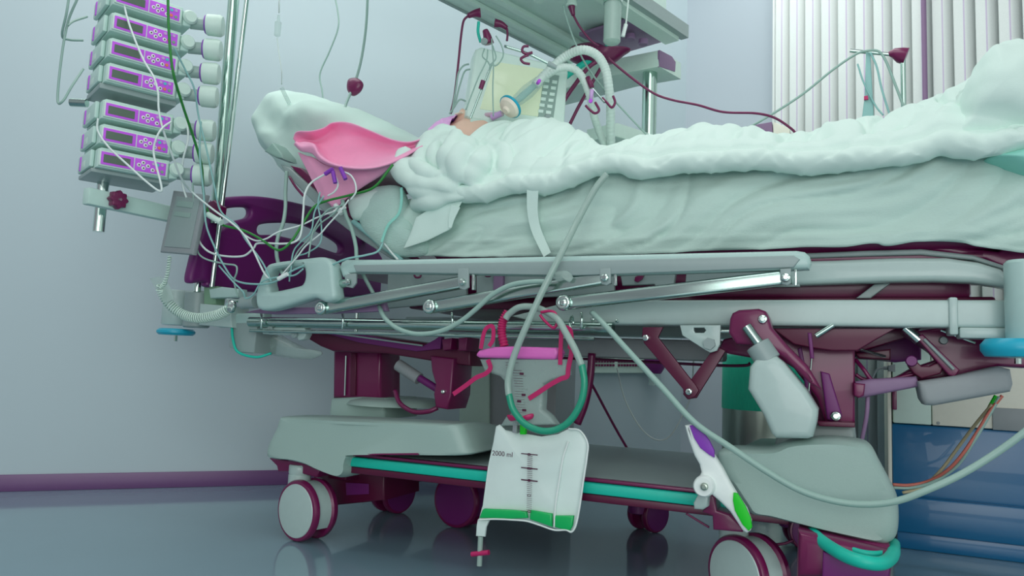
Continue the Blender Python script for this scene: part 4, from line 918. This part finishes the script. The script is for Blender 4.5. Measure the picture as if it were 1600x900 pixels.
# hand control and coiled cord
hcn = thing('hand_control', 'flat grey hand control hanging below the pumps on a coiled cord', 'remote control', Q(275, 395, -.16))
slab('control_body', [(270, 297), (321, 304), (300, 398), (249, 394), (252, 380)], -.17, -.15, 'sink_grey', hcn, .006)
slab('control_face', [(276, 306), (312, 311), (296, 388), (256, 385)], -.173, -.169, 'bed_grey', hcn, .001)
for (y_, h) in ((313, 12), (330, 10)):
    slab('button_panel', [(278-(y_-313)*.25, y_), (302-(y_-313)*.25, y_+3), (300-(y_-313)*.25, y_+h), (275-(y_-313)*.25, y_+h-3)], -.175, -.172, 'keypad', hcn, .0005)
P = catmull([Q(*p) for p in ((265, 400, -.16), (262, 425, -.155), (257, 442, -.15), (252, 452, -.14), (264, 474, -.12), (285, 491, -.10), (310, 497, -.09), (340, 492, -.08), (358, 483, -.08))], 40)
bm = bmesh.new(); n = len(P); coil = []; L = [0]
for a, b in zip(P, P[1:]): L.append(L[-1]+(b-a).length)
for k in range(3400):
    s = L[-1]*k/3399; i = min(next((j for j in range(max(0, int(k/3399*(n-1))-60), n-1) if L[j+1] >= s), n-2), n-2)
    t = (P[i+1]-P[i]).normalized(); u = t.cross(Vector((0, 1, 0))).normalized(); v = t.cross(u); f = s/L[-1]
    R_ = .004 if f < .28 else .013; a = s/(.0075)*2*math.pi
    coil.append(P[i].lerp(P[i+1], (s-L[i])/(L[i+1]-L[i]+1e-9))+u*R_*math.cos(a)+v*R_*math.sin(a))
sweep(bm, coil, .0024, 5); obj('coiled_cord', bm, 'unit_light', hcn, 'all')
slab('cord_tag', [(234, 435), (250, 432), (263, 442), (272, 468), (256, 474)], -.145, -.143, 'wrap', hcn, .0005)
# ================================================================= TUBES AND LINES BY THE HEAD
def line(name, pts, r, m, label, cat='tube', n=8):
    return tag(ptube(name, pts, r, m, None, n, 8), label, cat)
line('green_wire', [(262, -20, -.36), (264, 50, -.36), (270, 110, -.36), (284, 160, -.30), (304, 220, -.22), (315, 260, -.18), (318, 300, -.16), (326, 332, -.15), (344, 350, -.14), (380, 360, -.13), (408, 374, -.13), (428, 388, -.13), (440, 390, -.13), (456, 376, -.12), (474, 348, -.10), (490, 324, -.08), (510, 314, -.07), (550, 304, -.06), (585, 292, -.06), (614, 257, -.05)], .0036, 'green_cable', 'long green wire running from the top over the pumps to the bunched blanket', 'cable')
fl = thing('cable_sleeve', 'pale green sleeve on the green wire beside the purple headboard', 'sleeve', Q(335, 338, -.16)); rod('sleeve', Q(325, 335, -.16), Q(346, 348, -.16), .0085, 'unit_light', fl, 12)
line('infusion_line', [(190, -15, -.37), (198, 25, -.37), (210, 60, -.37), (225, 95, -.37), (240, 120, -.37), (247, 145, -.37), (248, 170, -.37), (254, 200, -.36), (268, 240, -.32), (284, 280, -.26), (300, 300, -.2), (330, 325, -.17), (370, 355, -.14), (390, 380, -.13), (412, 425, -.12), (422, 436, -.12)], .0028, 'tube_white', 'white line looping down the pump fronts to the rail handle')
line('infusion_line', [(153, 185, -.40), (153, 205, -.40), (170, 230, -.40), (200, 258, -.40), (230, 285, -.39), (250, 299, -.38), (252, 290, -.38), (245, 262, -.38), (240, 235, -.38), (246, 212, -.38), (256, 198, -.36), (268, 190, -.34)], .0028, 'tube_white', 'white line hanging in a pointed loop in front of the lowest pumps')
line('infusion_line', [(290, 180, -.2), (294, 215, -.2), (286, 250, -.2), (284, 280, -.18), (292, 310, -.17), (306, 330, -.16), (310, 360, -.15), (312, 378, -.14), (326, 393, -.13), (350, 400, -.12), (380, 400, -.12), (396, 388, -.12), (404, 380, -.12), (440, 381, -.12), (460, 378, -.12), (470, 366, -.11), (474, 330, -.10), (476, 305, -.10), (486, 286, -.08), (508, 272, -.07)], .003, 'tube_white', 'bright white line sweeping across the headboard up to the pink pouch')
line('infusion_line', [(300, 270, -.17), (303, 320, -.17), (308, 360, -.15), (308, 390, -.14), (320, 404, -.14), (350, 412, -.13), (368, 415, -.13), (370, 425, -.13), (366, 440, -.12), (372, 465, -.11)], .0026, 'tube_grey', 'grey line with a square bend in front of the headboard')
line('infusion_line', [(314, 190, -.2), (312, 240, -.2), (318, 300, -.18), (322, 350, -.17), (335, 385, -.15), (350, 415, -.13), (368, 438, -.12), (400, 444, -.12), (430, 440, -.12), (455, 424, -.12), (475, 415, -.12)], .0028, 'tube_mint', 'mint line falling from the lower pumps to the rail handle')
line('infusion_line', [(272, 75, -.33), (290, 110, -.28), (304, 140, -.25), (310, 180, -.22), (322, 230, -.2), (335, 290, -.18), (345, 330, -.15), (370, 352, -.13), (385, 376, -.13), (410, 410, -.12), (424, 440, -.12)], .0026, 'tube_mint', 'pale mint line descending from the second pump past the chrome pole')
line('infusion_line', [(342, 415, -.13), (364, 440, -.13), (380, 456, -.12), (384, 466, -.11), (396, 460, -.11), (410, 440, -.12), (440, 432, -.12), (460, 430, -.12), (474, 420, -.12)], .0024, 'tube_mint', 'mint line sagging low beneath the headboard edge', 'tube')
line('infusion_line', [(370, 355, -.13), (384, 368, -.13), (400, 376, -.13), (416, 373, -.13), (436, 362, -.12), (470, 352, -.1), (500, 338, -.08), (536, 326, -.07)], .0024, 'tube_white', 'thin white line stretched across the upper headboard opening')
for i, pts in enumerate(([(500, 300), (497, 320), (502, 350), (500, 380), (480, 395), (462, 402), (454, 420), (452, 440)], [(535, 318), (520, 335), (500, 350), (484, 372), (466, 392), (456, 412), (446, 430)], [(506, 306), (492, 330), (486, 362), (470, 378), (458, 395), (454, 430)], [(545, 312), (532, 330), (512, 352), (500, 366), (478, 384), (464, 402), (440, 430)], [(530, 322), (510, 330), (490, 360), (482, 402)])):
    line('catheter_line', [(a, b, -.10-.005*i) for a, b in pts], .0022, ('tube_mint', 'tube_grey', 'tube_mint', 'tube_white', 'tube_grey')[i], ('leftmost', 'longest', 'palest', 'rightmost', 'shortest')[i]+' catheter line running from the pillow edge down to the rail handle', 'tube')
for i, pts in enumerate(([(508, 272), (516, 268), (524, 276), (528, 290), (522, 300), (512, 306)], [(536, 268), (548, 274), (555, 286), (556, 300), (548, 312)])):
    line('catheter_line', [(a, b, -.075) for a, b in pts], .0025, 'tube_white', ('left', 'right')[i]+' white catheter end below the lip of the pink pouch')
for i, (a, b, c, d) in enumerate(((508, 272, 520, 264), (520, 268, 524, 286), (532, 262, 540, 280))):
    tag(rod('line_connector', Q(a, b, -.085), Q(c, d, -.085), .006, 'violet_dark', None, 10), ('left', 'middle', 'right')[i]+' violet line connector under the lip of the pink pouch', 'connector')
tag(rod('line_connector', Q(435, 436, -.13), Q(449, 428, -.13), .006, 'white', None, 10), 'white line connector lying in the opening of the rail handle', 'connector')
st = thing('stopcock', 'small white stopcock below the tip of the pink pouch', 'stopcock', Q(532, 325, -.03)); rod('stopcock_body', Q(524, 320, -.03), Q(534, 334, -.03), .007, 'white', st, 12); rod('stopcock_lever', Q(522, 330, -.035), Q(540, 324, -.035), .004, 'white', st, 10)
line('drain_tube', [(448, 268, .03), (446, 300, .02), (446, 325, .0), (442, 350, -.03), (434, 372, -.05), (432, 395, -.06), (436, 415, -.06), (442, 428, -.08)], .0055, 'tube_grey', 'grey tube dropping from the pillow side behind the rail handle')
line('drain_tube', [(535, 312, -.03), (540, 335, -.03), (550, 360, -.03), (556, 385, -.03), (558, 406, -.03), (568, 430, -.02), (582, 456, .0), (592, 475, .0)], .0055, 'tube_grey', 'grey tube descending past the stopcock behind the side rail')
line('side_wire', [(515, 416, -.09), (540, 405, -.09), (570, 399, -.07), (590, 393, -.05), (598, 380, -.03)], .003, 'tube_mint', 'thin mint wire from the rail handle up to the ribbed towel', 'wire')
line('side_wire', [(600, 380, .02), (612, 395, .0), (622, 406, -.0)], .003, 'tube_white', 'short white wire below the ribbed towel', 'wire')
line('grey_hose', [(575, -20, .3), (572, 40, .3), (565, 90, .3), (556, 125, .3), (548, 145, .28), (540, 165, .25), (536, 190, .2)], .0045, 'tube_grey', 'grey tube coming from the top through the black clip onto the pillow')
bm = inflate([(543, 136), (546, 124), (558, 122), (567, 130), (563, 142), (552, 150), (545, 145)], .29, .018, .001, 5)
tag(obj('tube_clip', bm, 'maroon', None, 'all'), 'dark maroon clip on the grey tube above the pillow', 'clip')
line('grey_hose', [(520, -20, .5), (528, 20, .5), (528, 45, .5), (515, 80, .5), (500, 115, .5), (503, 140, .5), (505, 157, .5)], .003, 'tube_grey', 'thin pale tube curving down the wall behind the pillow')
line('drip_line', [(128, -20, -.5), (120, 0, -.5), (106, 35, -.5), (96, 90, -.5), (90, 155, -.5), (98, 158, -.5), (112, 135, -.48), (130, 108, -.44)], .0032, 'tube_grey', 'pale tube hanging in a long loop left of the pumps')
line('drip_line', [(110, -20, -.52), (104, 20, -.52), (97, 55, -.5), (108, 62, -.47), (130, 63, -.44)], .0032, 'tube_grey', 'pale tube hooked into the side of the second pump')
line('drip_line', [(106, 40, -.5), (115, 33, -.48), (136, 26, -.44)], .003, 'tube_grey', 'short tube branching to the top pump of the stack')
dc = thing('drip_chamber', 'clear drip chamber with its line hanging between the chrome rod and the grey tubes', 'drip chamber', Q(434, 60, .1))
lathe('chamber', [(0, .003), (.006, .010), (.05, .011), (.055, .006), (.075, .004)], Q(433, 58, .1), (0, 0, 1), 'clear', dc, 20)
ptube('line', [(436, -20, .1), (436, 20, .1)], .0025, 'tube_white', dc); ptube('lower_line', [(433, 60, .1), (436, 85, .1), (440, 110, .1), (440, 132, .12)], .0018, 'tube_white', dc)
tag(rod('needle_cap', Q(440, 137, .14), Q(452, 162, .18), .007, 'clear', None, 12), 'clear needle cap standing against the pillow top', 'cap')
# tubing in front of the rails
line('pressure_hose', [(592, 478, -.02), (602, 498, -.09), (625, 515, -.10), (655, 522, -.10), (690, 517, -.10), (720, 502, -.10), (745, 482, -.10), (770, 460, -.10), (800, 445, -.10), (835, 440, -.10), (860, 441, -.10)], .0062, 'tube_grey', 'grey hose sagging in front of the rail arms left of the urine tube')
line('mains_cable', [(925, 488, -.06), (945, 508, -.10), (985, 552, -.12), (1035, 606, -.13), (1085, 660, -.14), (1140, 698, -.14), (1200, 738, -.14), (1250, 766, -.14), (1300, 782, -.14), (1350, 788, -.14), (1400, 783, -.14), (1450, 765, -.14), (1500, 742, -.13), (1550, 712, -.12), (1600, 676, -.12), (1640, 640, -.12)], .0068, 'tube_grey', 'long pale cable hanging from the side rail across the foot end cover')
dt = thing('urine_tube', 'clear drainage tube hanging from the duvet in a loop with green fluid', 'tube', Q(850, 675, -.12))
T1 = [(948, 272, -.02), (930, 295, -.03), (905, 340, -.05), (880, 390, -.10), (850, 450, -.12), (820, 515, -.13), (802, 560, -.13), (794, 595, -.13), (795, 618, -.13)]
T2 = [(795, 616, -.13), (802, 640, -.13), (820, 662, -.13), (845, 673, -.13), (870, 671, -.13), (892, 656, -.13), (908, 628, -.13), (913, 598, -.13), (909, 570, -.13)]
T3 = [(909, 571, -.13), (898, 545, -.13), (884, 520, -.12), (872, 500, -.11), (855, 488, -.09), (835, 480, -.09), (812, 480, -.09), (796, 490, -.085), (790, 498, -.085)]
for nm, T, m in (('upper_tube', T1, 'clear_drain'), ('filled_tube', T2, 'urine_tube'), ('outlet_tube', T3, 'clear_drain')): ptube(nm, T, .0080, m, dt, 10, 14)
bm = inflate([(864, 428), (876, 423), (888, 424), (895, 433), (890, 441), (882, 438), (874, 440), (866, 436)], -.088, .008, .004, 60)
tag(obj('plastic_wrap', bm, 'wrap', None, 'all'), 'crumpled clear plastic wrap caught beside the middle side rail pivot', 'wrap')
# ================================================================= URINE COLLECTION SET
ub = thing('urine_meter', 'clear urine meter chamber with a pink top plate hung on crimson straps', 'urine meter', Q(820, 560, -.06))
slab('top_plate', [(744, 552), (748, 547), (770, 542), (800, 541), (868, 543), (872, 550), (868, 560), (864, 562), (748, 559), (743, 556)], -.085, -.03, 'pink_plastic', ub, .007)
slab('chamber', [(748, 561), (884, 561), (886, 586), (860, 594), (848, 600), (846, 640), (858, 650), (868, 664), (780, 666), (790, 650), (800, 645), (790, 600), (780, 588), (756, 580)], -.085, -.045, 'clear', ub, .008)
P = catmull([Q(a, b, -.065) for a, b in ((788, 541), (784, 520), (786, 502), (794, 487))], 30)
bm = bmesh.new(); sweep(bm, P, lambda t: .0105*(1+.14*math.sin(t*85)), 16); obj('bellows', bm, 'crimson', ub, 'all')
for k, pts in enumerate(([(751, 545), (756, 520), (762, 511), (770, 511), (770, 530), (764, 541)], [(875, 570), (876, 540), (878, 514), (886, 512), (892, 520), (890, 545)])):
    obj('strap', ribbon('', [(a, b, -.09) for a, b in pts], .005, 'crimson'), 'crimson', ub)
obj('hanging_strap', ribbon('', [(892, 520, -.092), (893, 548, -.092), (888, 575, -.092), (886, 588, -.092), (876, 592, -.092), (858, 602, -.092), (840, 614, -.092), (826, 623, -.092)], .0055, 'crimson'), 'crimson', ub)
obj('hanging_strap', ribbon('', [(762, 562, -.092), (766, 575, -.092), (758, 584, -.092), (744, 590, -.092), (728, 602, -.092), (708, 616, -.092)], .0055, 'crimson'), 'crimson', ub)
ptube('hook', [(893, 516, -.085), (890, 504, -.07), (894, 494, -.05), (896, 506, -.06)], .003, 'chrome', ub, 5)
obj('clamp', tube_bm([Q(a, b, -.10) for a, b in ((845, 488), (858, 486), (868, 490), (870, 505), (864, 512), (850, 500), (844, 492))], .0035, 6), 'crimson', ub, 'all')
obj('valve', inflate([(793, 648), (812, 651), (832, 646), (832, 654), (820, 658), (812, 655), (798, 658)], -.09, .012, .002, 30), 'crimson', ub, 'all')
inkb = bmesh.new()
def tick(bm, px, py, w, h, y, slope=.0):
    a = Q(px, py, y); b = Q(px+w, py+h+slope, y); box_bm(min(a.x, b.x), max(a.x, b.x), y, y+.0008, min(a.z, b.z), max(a.z, b.z), 0, bm=bm)
for k in range(20): tick(inkb, 800+k*.4-(10 if k < 3 else 0), 566+k*4.1, 14 if k % 5 else 20, 1.2, -.0862)
for k, (px, py) in enumerate(((812, 582), (815, 615), (808, 625), (816, 639))): tick(inkb, px, py, 6, 4, -.0864)
obj('scale_marks', inkb, 'ink', ub)
bag = thing('urine_bag', 'pale plastic urine bag marked 2000 ml with green fluid along its bottom', 'urine bag', Q(830, 830, -.06))
bo = [(775, 666), (781, 663), (790, 672), (812, 676), (846, 682), (872, 678), (888, 670), (906, 672), (918, 690), (917, 720), (910, 755), (906, 790), (900, 822), (894, 831), (884, 828), (874, 828), (840, 818), (822, 814), (798, 812), (772, 812), (748, 812), (754, 790), (762, 730), (770, 694)]
bgo = obj('bag_film', inflate(bo, -.06, .014, .004, 14, rnd=False, power=.7, seedv=50), 'bag', bag, 'all')
bz = [Q(a, b, -.079) for a, b in ((757, 795), (822, 797), (896, 805))]
slab('fluid', [(753, 797), (756, 795), (800, 797), (822, 799), (824, 810), (798, 811), (772, 810), (748, 810)], -.081, -.070, 'urine', bag, .004)
slab('fluid', [(828, 797), (862, 803), (862, 824), (842, 817), (827, 812)], -.081, -.070, 'urine', bag, .004)
slab('fluid', [(866, 806), (896, 806), (894, 822), (890, 829), (876, 827), (866, 824)], -.081, -.070, 'urine', bag, .004)
ptube('weld_seam', [(748, 812, -.078), (772, 811, -.078), (798, 812, -.078), (822, 814, -.078), (842, 820, -.078), (866, 828, -.078), (884, 828, -.078), (893, 831, -.078), (900, 820, -.078), (906, 790, -.076), (911, 755, -.075), (917, 715, -.072), (918, 692, -.07), (906, 673, -.066), (888, 670, -.066)], .0022, 'white', bag)
ptube('bag_fold', [(866, 824, -.078), (868, 790, -.079), (874, 750, -.079), (880, 715, -.078), (888, 690, -.074)], .0022, 'white', bag)
inkb = bmesh.new()
for k in range(30): tick(inkb, 824-.05*k, 712+k*3.0, 8, 1.0, -.0880, .5)
for (py, l) in ((710, 1), (732, 1), (751, 1), (774, 0), (799, 1)):
    t0 = text_mesh('0', .013); t0.transform(frame(Q(827, py, -.0884), (0, 0, 1), (-1, 0, 0), (0, -1, 0))); bmjoin(inkb, t0)
    if l: tick(inkb, 814, py-.6, 26 if py < 790 else 10, .9, -.0882)
obj('scale_marks', inkb, 'ink', bag)
tm = text_mesh('2000 ml', .0165); tm.transform(frame(Q(785, 709.5, -.092), (1, 0, 0), (0, 0, 1), (0, -1, 0))); finish('volume_text', tm, 'ink', bag, False)
slab('connector', [(801, 660), (808, 661), (807, 677), (800, 676)], -.08, -.068, 'sink_grey', bag, .002); slab('green_connector', [(812, 660), (821, 661), (820, 679), (812, 679)], -.083, -.07, 'green', bag, .002)
slab('outlet_tab', [(746, 812), (764, 813), (759, 824), (757, 839), (743, 838), (744, 822)], -.07, -.06, 'bag', bag, .003)
rod('outlet', Q(751, 838, -.065), Q(749, 884, -.065), .0065, 'clear_drain', bag, 16); rod('outlet_valve', Q(737, 866, -.068), Q(764, 863, -.068), .006, 'crimson', bag, 14)
# ================================================================= BEHIND THE BED
# blinds
bl = thing('vertical_blind', 'pale vertical slat blind with lilac stripes hanging over the window wall', 'blind', A1+ew*.9)
def on_wall(px, off=.05):
    Pw = A1-nw*off; return QN(px, 300, Pw, ew)
s0 = (on_wall(1217)-A1).dot(ew); s1 = (on_wall(1597)-A1).dot(ew); pitch = (s1-s0)/12.6
bm_cache = {}
def slat(i, s, wdt, tilt):
    c = A1+ew*s-nw*.06; d = (ew*math.cos(tilt)-nw*math.sin(tilt)); n2 = Vector((-d.y, d.x, 0)); bm = bmesh.new(); cols = []
    N = 16
    for k in range(N+1):
        t = k/N; p = c+ew*((t-.5)*wdt)-nw*(.030*(1-2.3*(max(0, t-.42)/.58)**2)); cols.append((bm.verts.new((p.x, p.y, .12)), bm.verts.new((p.x, p.y, 2.75))))
    for k in range(N):
        f = bm.faces.new((cols[k][0], cols[k+1][0], cols[k+1][1], cols[k][1])); f.material_index = 1 if k == 7 else 0
    o = obj('slat', bm, ['slat', 'slat_stripe'], bl, 'all', [('SOLIDIFY', dict(thickness=.0015))])
for i in range(-1, 20):
    s = s0+pitch*(i+.5)
    if i == -1:
        slat(i, s0+.012, pitch*.6, .6); continue
    slat(i, s, pitch*1.02, 0)
bm = box_bm(0, 2.4, -.03, .03, 2.75, 2.80, .004); bm.transform(frame((A1+ew*(s0-.02)-nw*.06).to_tuple()[:2]+(0,), ew, nw, (0, 0, 1))); obj('head_track', bm, 'unit_light', bl)
gp = A1+ew*(s0+pitch*8.72)-nw*.115
tag(rod('dark_rod', Vector((gp.x, gp.y, .9)), Vector((gp.x, gp.y, 2.74)), .009, 'unit_under', None, 12), 'dark purple vertical rod in front of the blind slats', 'rod')
# drip stand at foot
ds = thing('drip_stand', 'slim chrome stand with a maroon cone and side arm in front of the blinds', 'stand', Vector((Q(1411, 170, 1.05).x, 1.05, 0)))
sx = Q(1412, 170, 1.05).x
rod('stand_pole', (sx, 1.05, .0), (sx, 1.05, Q(1411, 92, 1.05).z), .0085, 'pole_green', ds, 20)
bm = bmesh.new(); sweep(bm, [Q(a, b, 1.05) for a, b in ((1388, 84), (1396, 83), (1406, 86), (1416, 88))], lambda t: .007+.022*min(1, t*1.3), 18); obj('cone', bm, 'maroon', ds)
rod('side_arm', Q(1328, 79, 1.04), Q(1390, 85, 1.05), .0065, 'chrome', ds, 14)
ga = thing('green_drape_tube', 'sheer green bag hanging from the side arm of the slim stand', 'bag', Q(1358, 130, 1.02))
slab('bag', [(1353, 82), (1360, 82), (1362, 120), (1366, 190), (1346, 190), (1351, 150)], 1.01, 1.02, 'tube_mint', ga, .003); slab('pink_label', [(1350, 150), (1356, 149), (1357, 155), (1350, 156)], 1.0, 1.008, 'crimson', ga, .001)
line('grey_hose', [(1150, 208, .9), (1190, 188, .98), (1250, 150, 1.0), (1300, 110, 1.0), (1335, 86, 1.0), (1352, 80, 1.0), (1372, 80, 1.0), (1384, 95, 1.0), (1398, 130, 1.0), (1414, 172, 1.0)], .0045, 'tube_grey', 'grey tube slung over the side arm in front of the blinds')
line('mint_line', [(1360, 82, 1.0), (1370, 105, 1.0), (1378, 140, 1.0), (1392, 185, 1.0)], .0035, 'tube_mint', 'mint line falling between the green bag and the stand pole')
line('mint_line', [(1340, 100, 1.0), (1350, 130, 1.0), (1368, 165, 1.0), (1380, 180, 1.0)], .003, 'tube_mint', 'thin mint line left of the green bag')
wb = thing('wall_device', 'small beige and plum box behind the duvet left of the blinds', 'box', Q(1210, 205, 1.05))
slab('box_front', [(1172, 196), (1206, 190), (1208, 215), (1172, 215)], 1.05, 1.10, 'unit_under', wb, .003); slab('box_side', [(1208, 190), (1234, 200), (1234, 220), (1208, 220)], 1.05, 1.12, 'beige', wb, .003)
# machine / locker under the bed
lk = thing('locker', 'pale green locker standing behind the bed under the pink plate', 'locker', (Q(790, 700, .95).x, 1.0, 0))
x0 = Q(722, 600, .92).x; x1 = Q(765, 600, .92).x; x2 = Q(868, 600, .92).x
zt_ = Q(760, 545, .92).z
box('locker_body', x0, x2, .93, 1.15, .06, zt_, 'sink_grey', lk, .006)
slab('locker_door', [(720, 552), (764, 552), (764, 700), (716, 700)], .915, .928, 'locker', lk, .003)
for z in (0, 1): 
    pass
box('locker_plinth', x0+.02, x2-.02, .95, 1.13, 0, .06, 'maroon_dark', lk, .003)
for py in (583, 600, 636): lathe('locker_screw', [(0, .004), (.002, .003)], Q(711+(py % 5), py, .91), (0, -1, 0), 'ink', lk, 8)
# clear wrapped packet on chassis
bm = inflate([(728, 672), (745, 668), (762, 672), (790, 668), (790, 686), (765, 693), (742, 692), (730, 685)], .30, .06, .008, 22, seedv=60)
tag(obj('wrapped_packet', bm, 'wrap', None, 'all'), 'clear plastic packet resting on the chassis beside the head end cover', 'packet')
# socket strip on the wall
def WA(px, py, off=.01): return QN(px, py, A0-na*off, ea)
sk = thing('socket_strip', 'pale wall trunking with rows of dark sockets seen under the bed', 'socket strip', WA(965, 572))
inplane('trunking', [(925, 550), (1012, 553), (1012, 583), (925, 583)], WA(965, 570, .03), ea, .028, 'unit_light', sk, .003)
for py in (558, 565, 571):
    for k in range(16):
        if k in (7,): continue
        inplane('socket_slot', [(931+k*4.4, py-2), (934+k*4.4, py-2), (934+k*4.4, py+1.5), (931+k*4.4, py+1.5)], WA(965, 570, .036), ea, .005, 'maroon', sk, .0003)
vc = thing('wall_cup', 'clear cup with a purple lid on the wall right of the socket strip', 'cup', WA(1022, 590, .05))
p = WA(1022, 603, .06); lathe('cup', [(0, .02), (.004, .028), (.06, .03)], p, (0, 0, 1), 'clear', vc); lathe('lid', [(.06, .032), (.09, .05), (.14, .05)], p, (0, 0, 1), 'plum', vc)
line('wall_cable', [(860, 559, .45), (940, 562, .45), (1040, 567, .42), (1120, 571, .38), (1165, 571, .35), (1172, 567, .35)], .004, 'maroon', 'thin maroon cable running level under the bed behind the scissor link', 'cable')
line('wall_cable', [(912, 578, .5), (930, 610, .55), (965, 675, .7), (1005, 742, .8)], .0045, 'maroon', 'thin maroon cable falling diagonally to the floor behind the chassis', 'cable')
line('wall_cable', [(925, 552, .3), (922, 590, .3), (914, 630, .3), (902, 662, .3)], .0115, 'maroon', 'broad maroon cable hanging behind the green filled tube', 'cable')
line('wall_cable', [(964, 575, .9), (975, 620, .9), (992, 655, .9), (1010, 678, .9), (1030, 688, .9), (1048, 680, .9), (1066, 650, .9), (1080, 615, .9), (1084, 560, .9)], .0025, 'tube_white', 'thin pale wire looping against the wall right of the socket strip', 'wire')
# steel bin with green bag
bx = Q(1190, 640, 1.25); by0 = 1.25
bn_ = thing('waste_bin', 'round brushed steel bin lined with a bright green bag behind the bed', 'bin', (bx.x, by0, 0))
rb = px_r(60, Q(1190, 640, by0)); c = Vector((Q(1191, 640, by0).x, by0, 0)); zb_ = Q(1190, 700, by0).z; zm = Q(1190, 640, by0).z; ztp = Q(1190, 556, by0).z
lathe('bin_body', [(0, rb*.96), (.02, rb), (zm, rb)], c, (0, 0, 1), 'brushed', bn_, 48)
lathe('bin_liner', [(0, rb*1.01), (.003, rb*1.02), (ztp-zm-.01, rb*1.01), (ztp-zm, rb*.96)], c+Vector((0, 0, zm)), (0, 0, 1), 'bin_bag', bn_, 64)
# curtain strip / pillar and equipment cabinet on the right
cb_ = thing('equipment_cabinet', 'large cabinet with beige upper panels and blue lower doors at the right edge', 'cabinet', (1.9, 1.1, 0))
yc = .955
ztop_ = 0.62; zmid = Q(1450, 664, yc).z; xl = Q(1394, 700, yc).x
box('upper_panel', xl+.004, xl+.11, yc, yc+.2, zmid, ztop_, 'unit_light', cb_, .004)
box('upper_panel', xl+.112, 2.05, yc, yc+.2, zmid, ztop_, 'beige', cb_, .004)
box('drawer_front', Q(1550, 640, yc).x, 2.04, yc-.006, yc+.0, Q(1560, 672, yc).z, Q(1560, 637, yc).z, 'sink_grey', cb_, .002)
box('lower_body', xl, 2.05, yc, yc+.2, .05, zmid-.002, 'blue', cb_, .008)
box('lower_step', xl, 2.05, yc-.03, yc, .05, Q(1500, 782, yc).z, 'blue', cb_, .006)
box('cabinet_base', xl+.01, 2.04, yc-.02, yc+.19, .0, .05, 'blue', cb_, .004)
lathe('panel_screw', [(0, .005), (.003, .004)], Q(1466, 661, yc), (0, -1, 0), 'sink_grey', cb_, 12)
box('edge_post', xl-.012, xl-.001, yc-.005, yc+.2, .02, ztop_, 'beige', cb_, .002)
box('hinge', Q(1394, 630, yc).x, Q(1401, 630, yc).x, yc-.012, yc, Q(1397, 640, yc).z, Q(1397, 605, yc).z, 'maroon', cb_, .002)
# low blind / radiator cover seen below the bed
pk = thing('plug_lead', 'grey plug with its curved lead beyond the foot end mechanism', 'plug', Q(1390, 576, .9))
slab('plug', [(1388, 571), (1399, 569), (1399, 581), (1388, 580)], .9, .93, 'sink_grey', pk, .002); rod('plug_neck', Q(1380, 575, .915), Q(1389, 575, .915), .006, 'sink_grey', pk, 10)
ptube('lead', [(1362, 594, .915), (1366, 584, .915), (1372, 577, .915), (1381, 575, .915)], .0035, 'sink_grey', pk)
# cable bundle at right
for i, (pts, m, l) in enumerate((([(1395, 757, .25), (1420, 758, .25), (1450, 752, .25), (1480, 735, .22), (1505, 708, .2), (1530, 670, .2), (1545, 645, .2), (1566, 618, .2)], 'red_amber', 'reddish cable sweeping up in front of the blue cabinet doors'),
    ([(1395, 762, .25), (1425, 762, .25), (1460, 752, .24), (1495, 728, .22), (1520, 692, .2), (1538, 662, .2), (1562, 620, .2)], 'tube_grey', 'pale grey cable beside the reddish one on the blue cabinet'),
    ([(1410, 770, .25), (1440, 762, .25), (1470, 735, .25), (1500, 695, .25), (1525, 662, .23), (1550, 632, .2)], 'beige_tube', 'thin olive cable crossing the blue cabinet doors'),
    ([(1556, 618, .22), (1548, 632, .22), (1543, 642, .22)], 'green', 'short bright green cable end above the cabinet cables'))):
    line('bundle_cable', pts, .0036, m, l, 'cable')
for i, (a, b) in enumerate(((1540, 1552), (1556, 1560), (1572, 1566))):
    line('bundle_cable', [(a, 528, .5), (b, 545, .5)], .005, ('green', 'green_cable', 'white')[i], ('bright green', 'dark green', 'white')[i]+' wire glimpsed between the beam and the blue bumper wheel', 'wire')
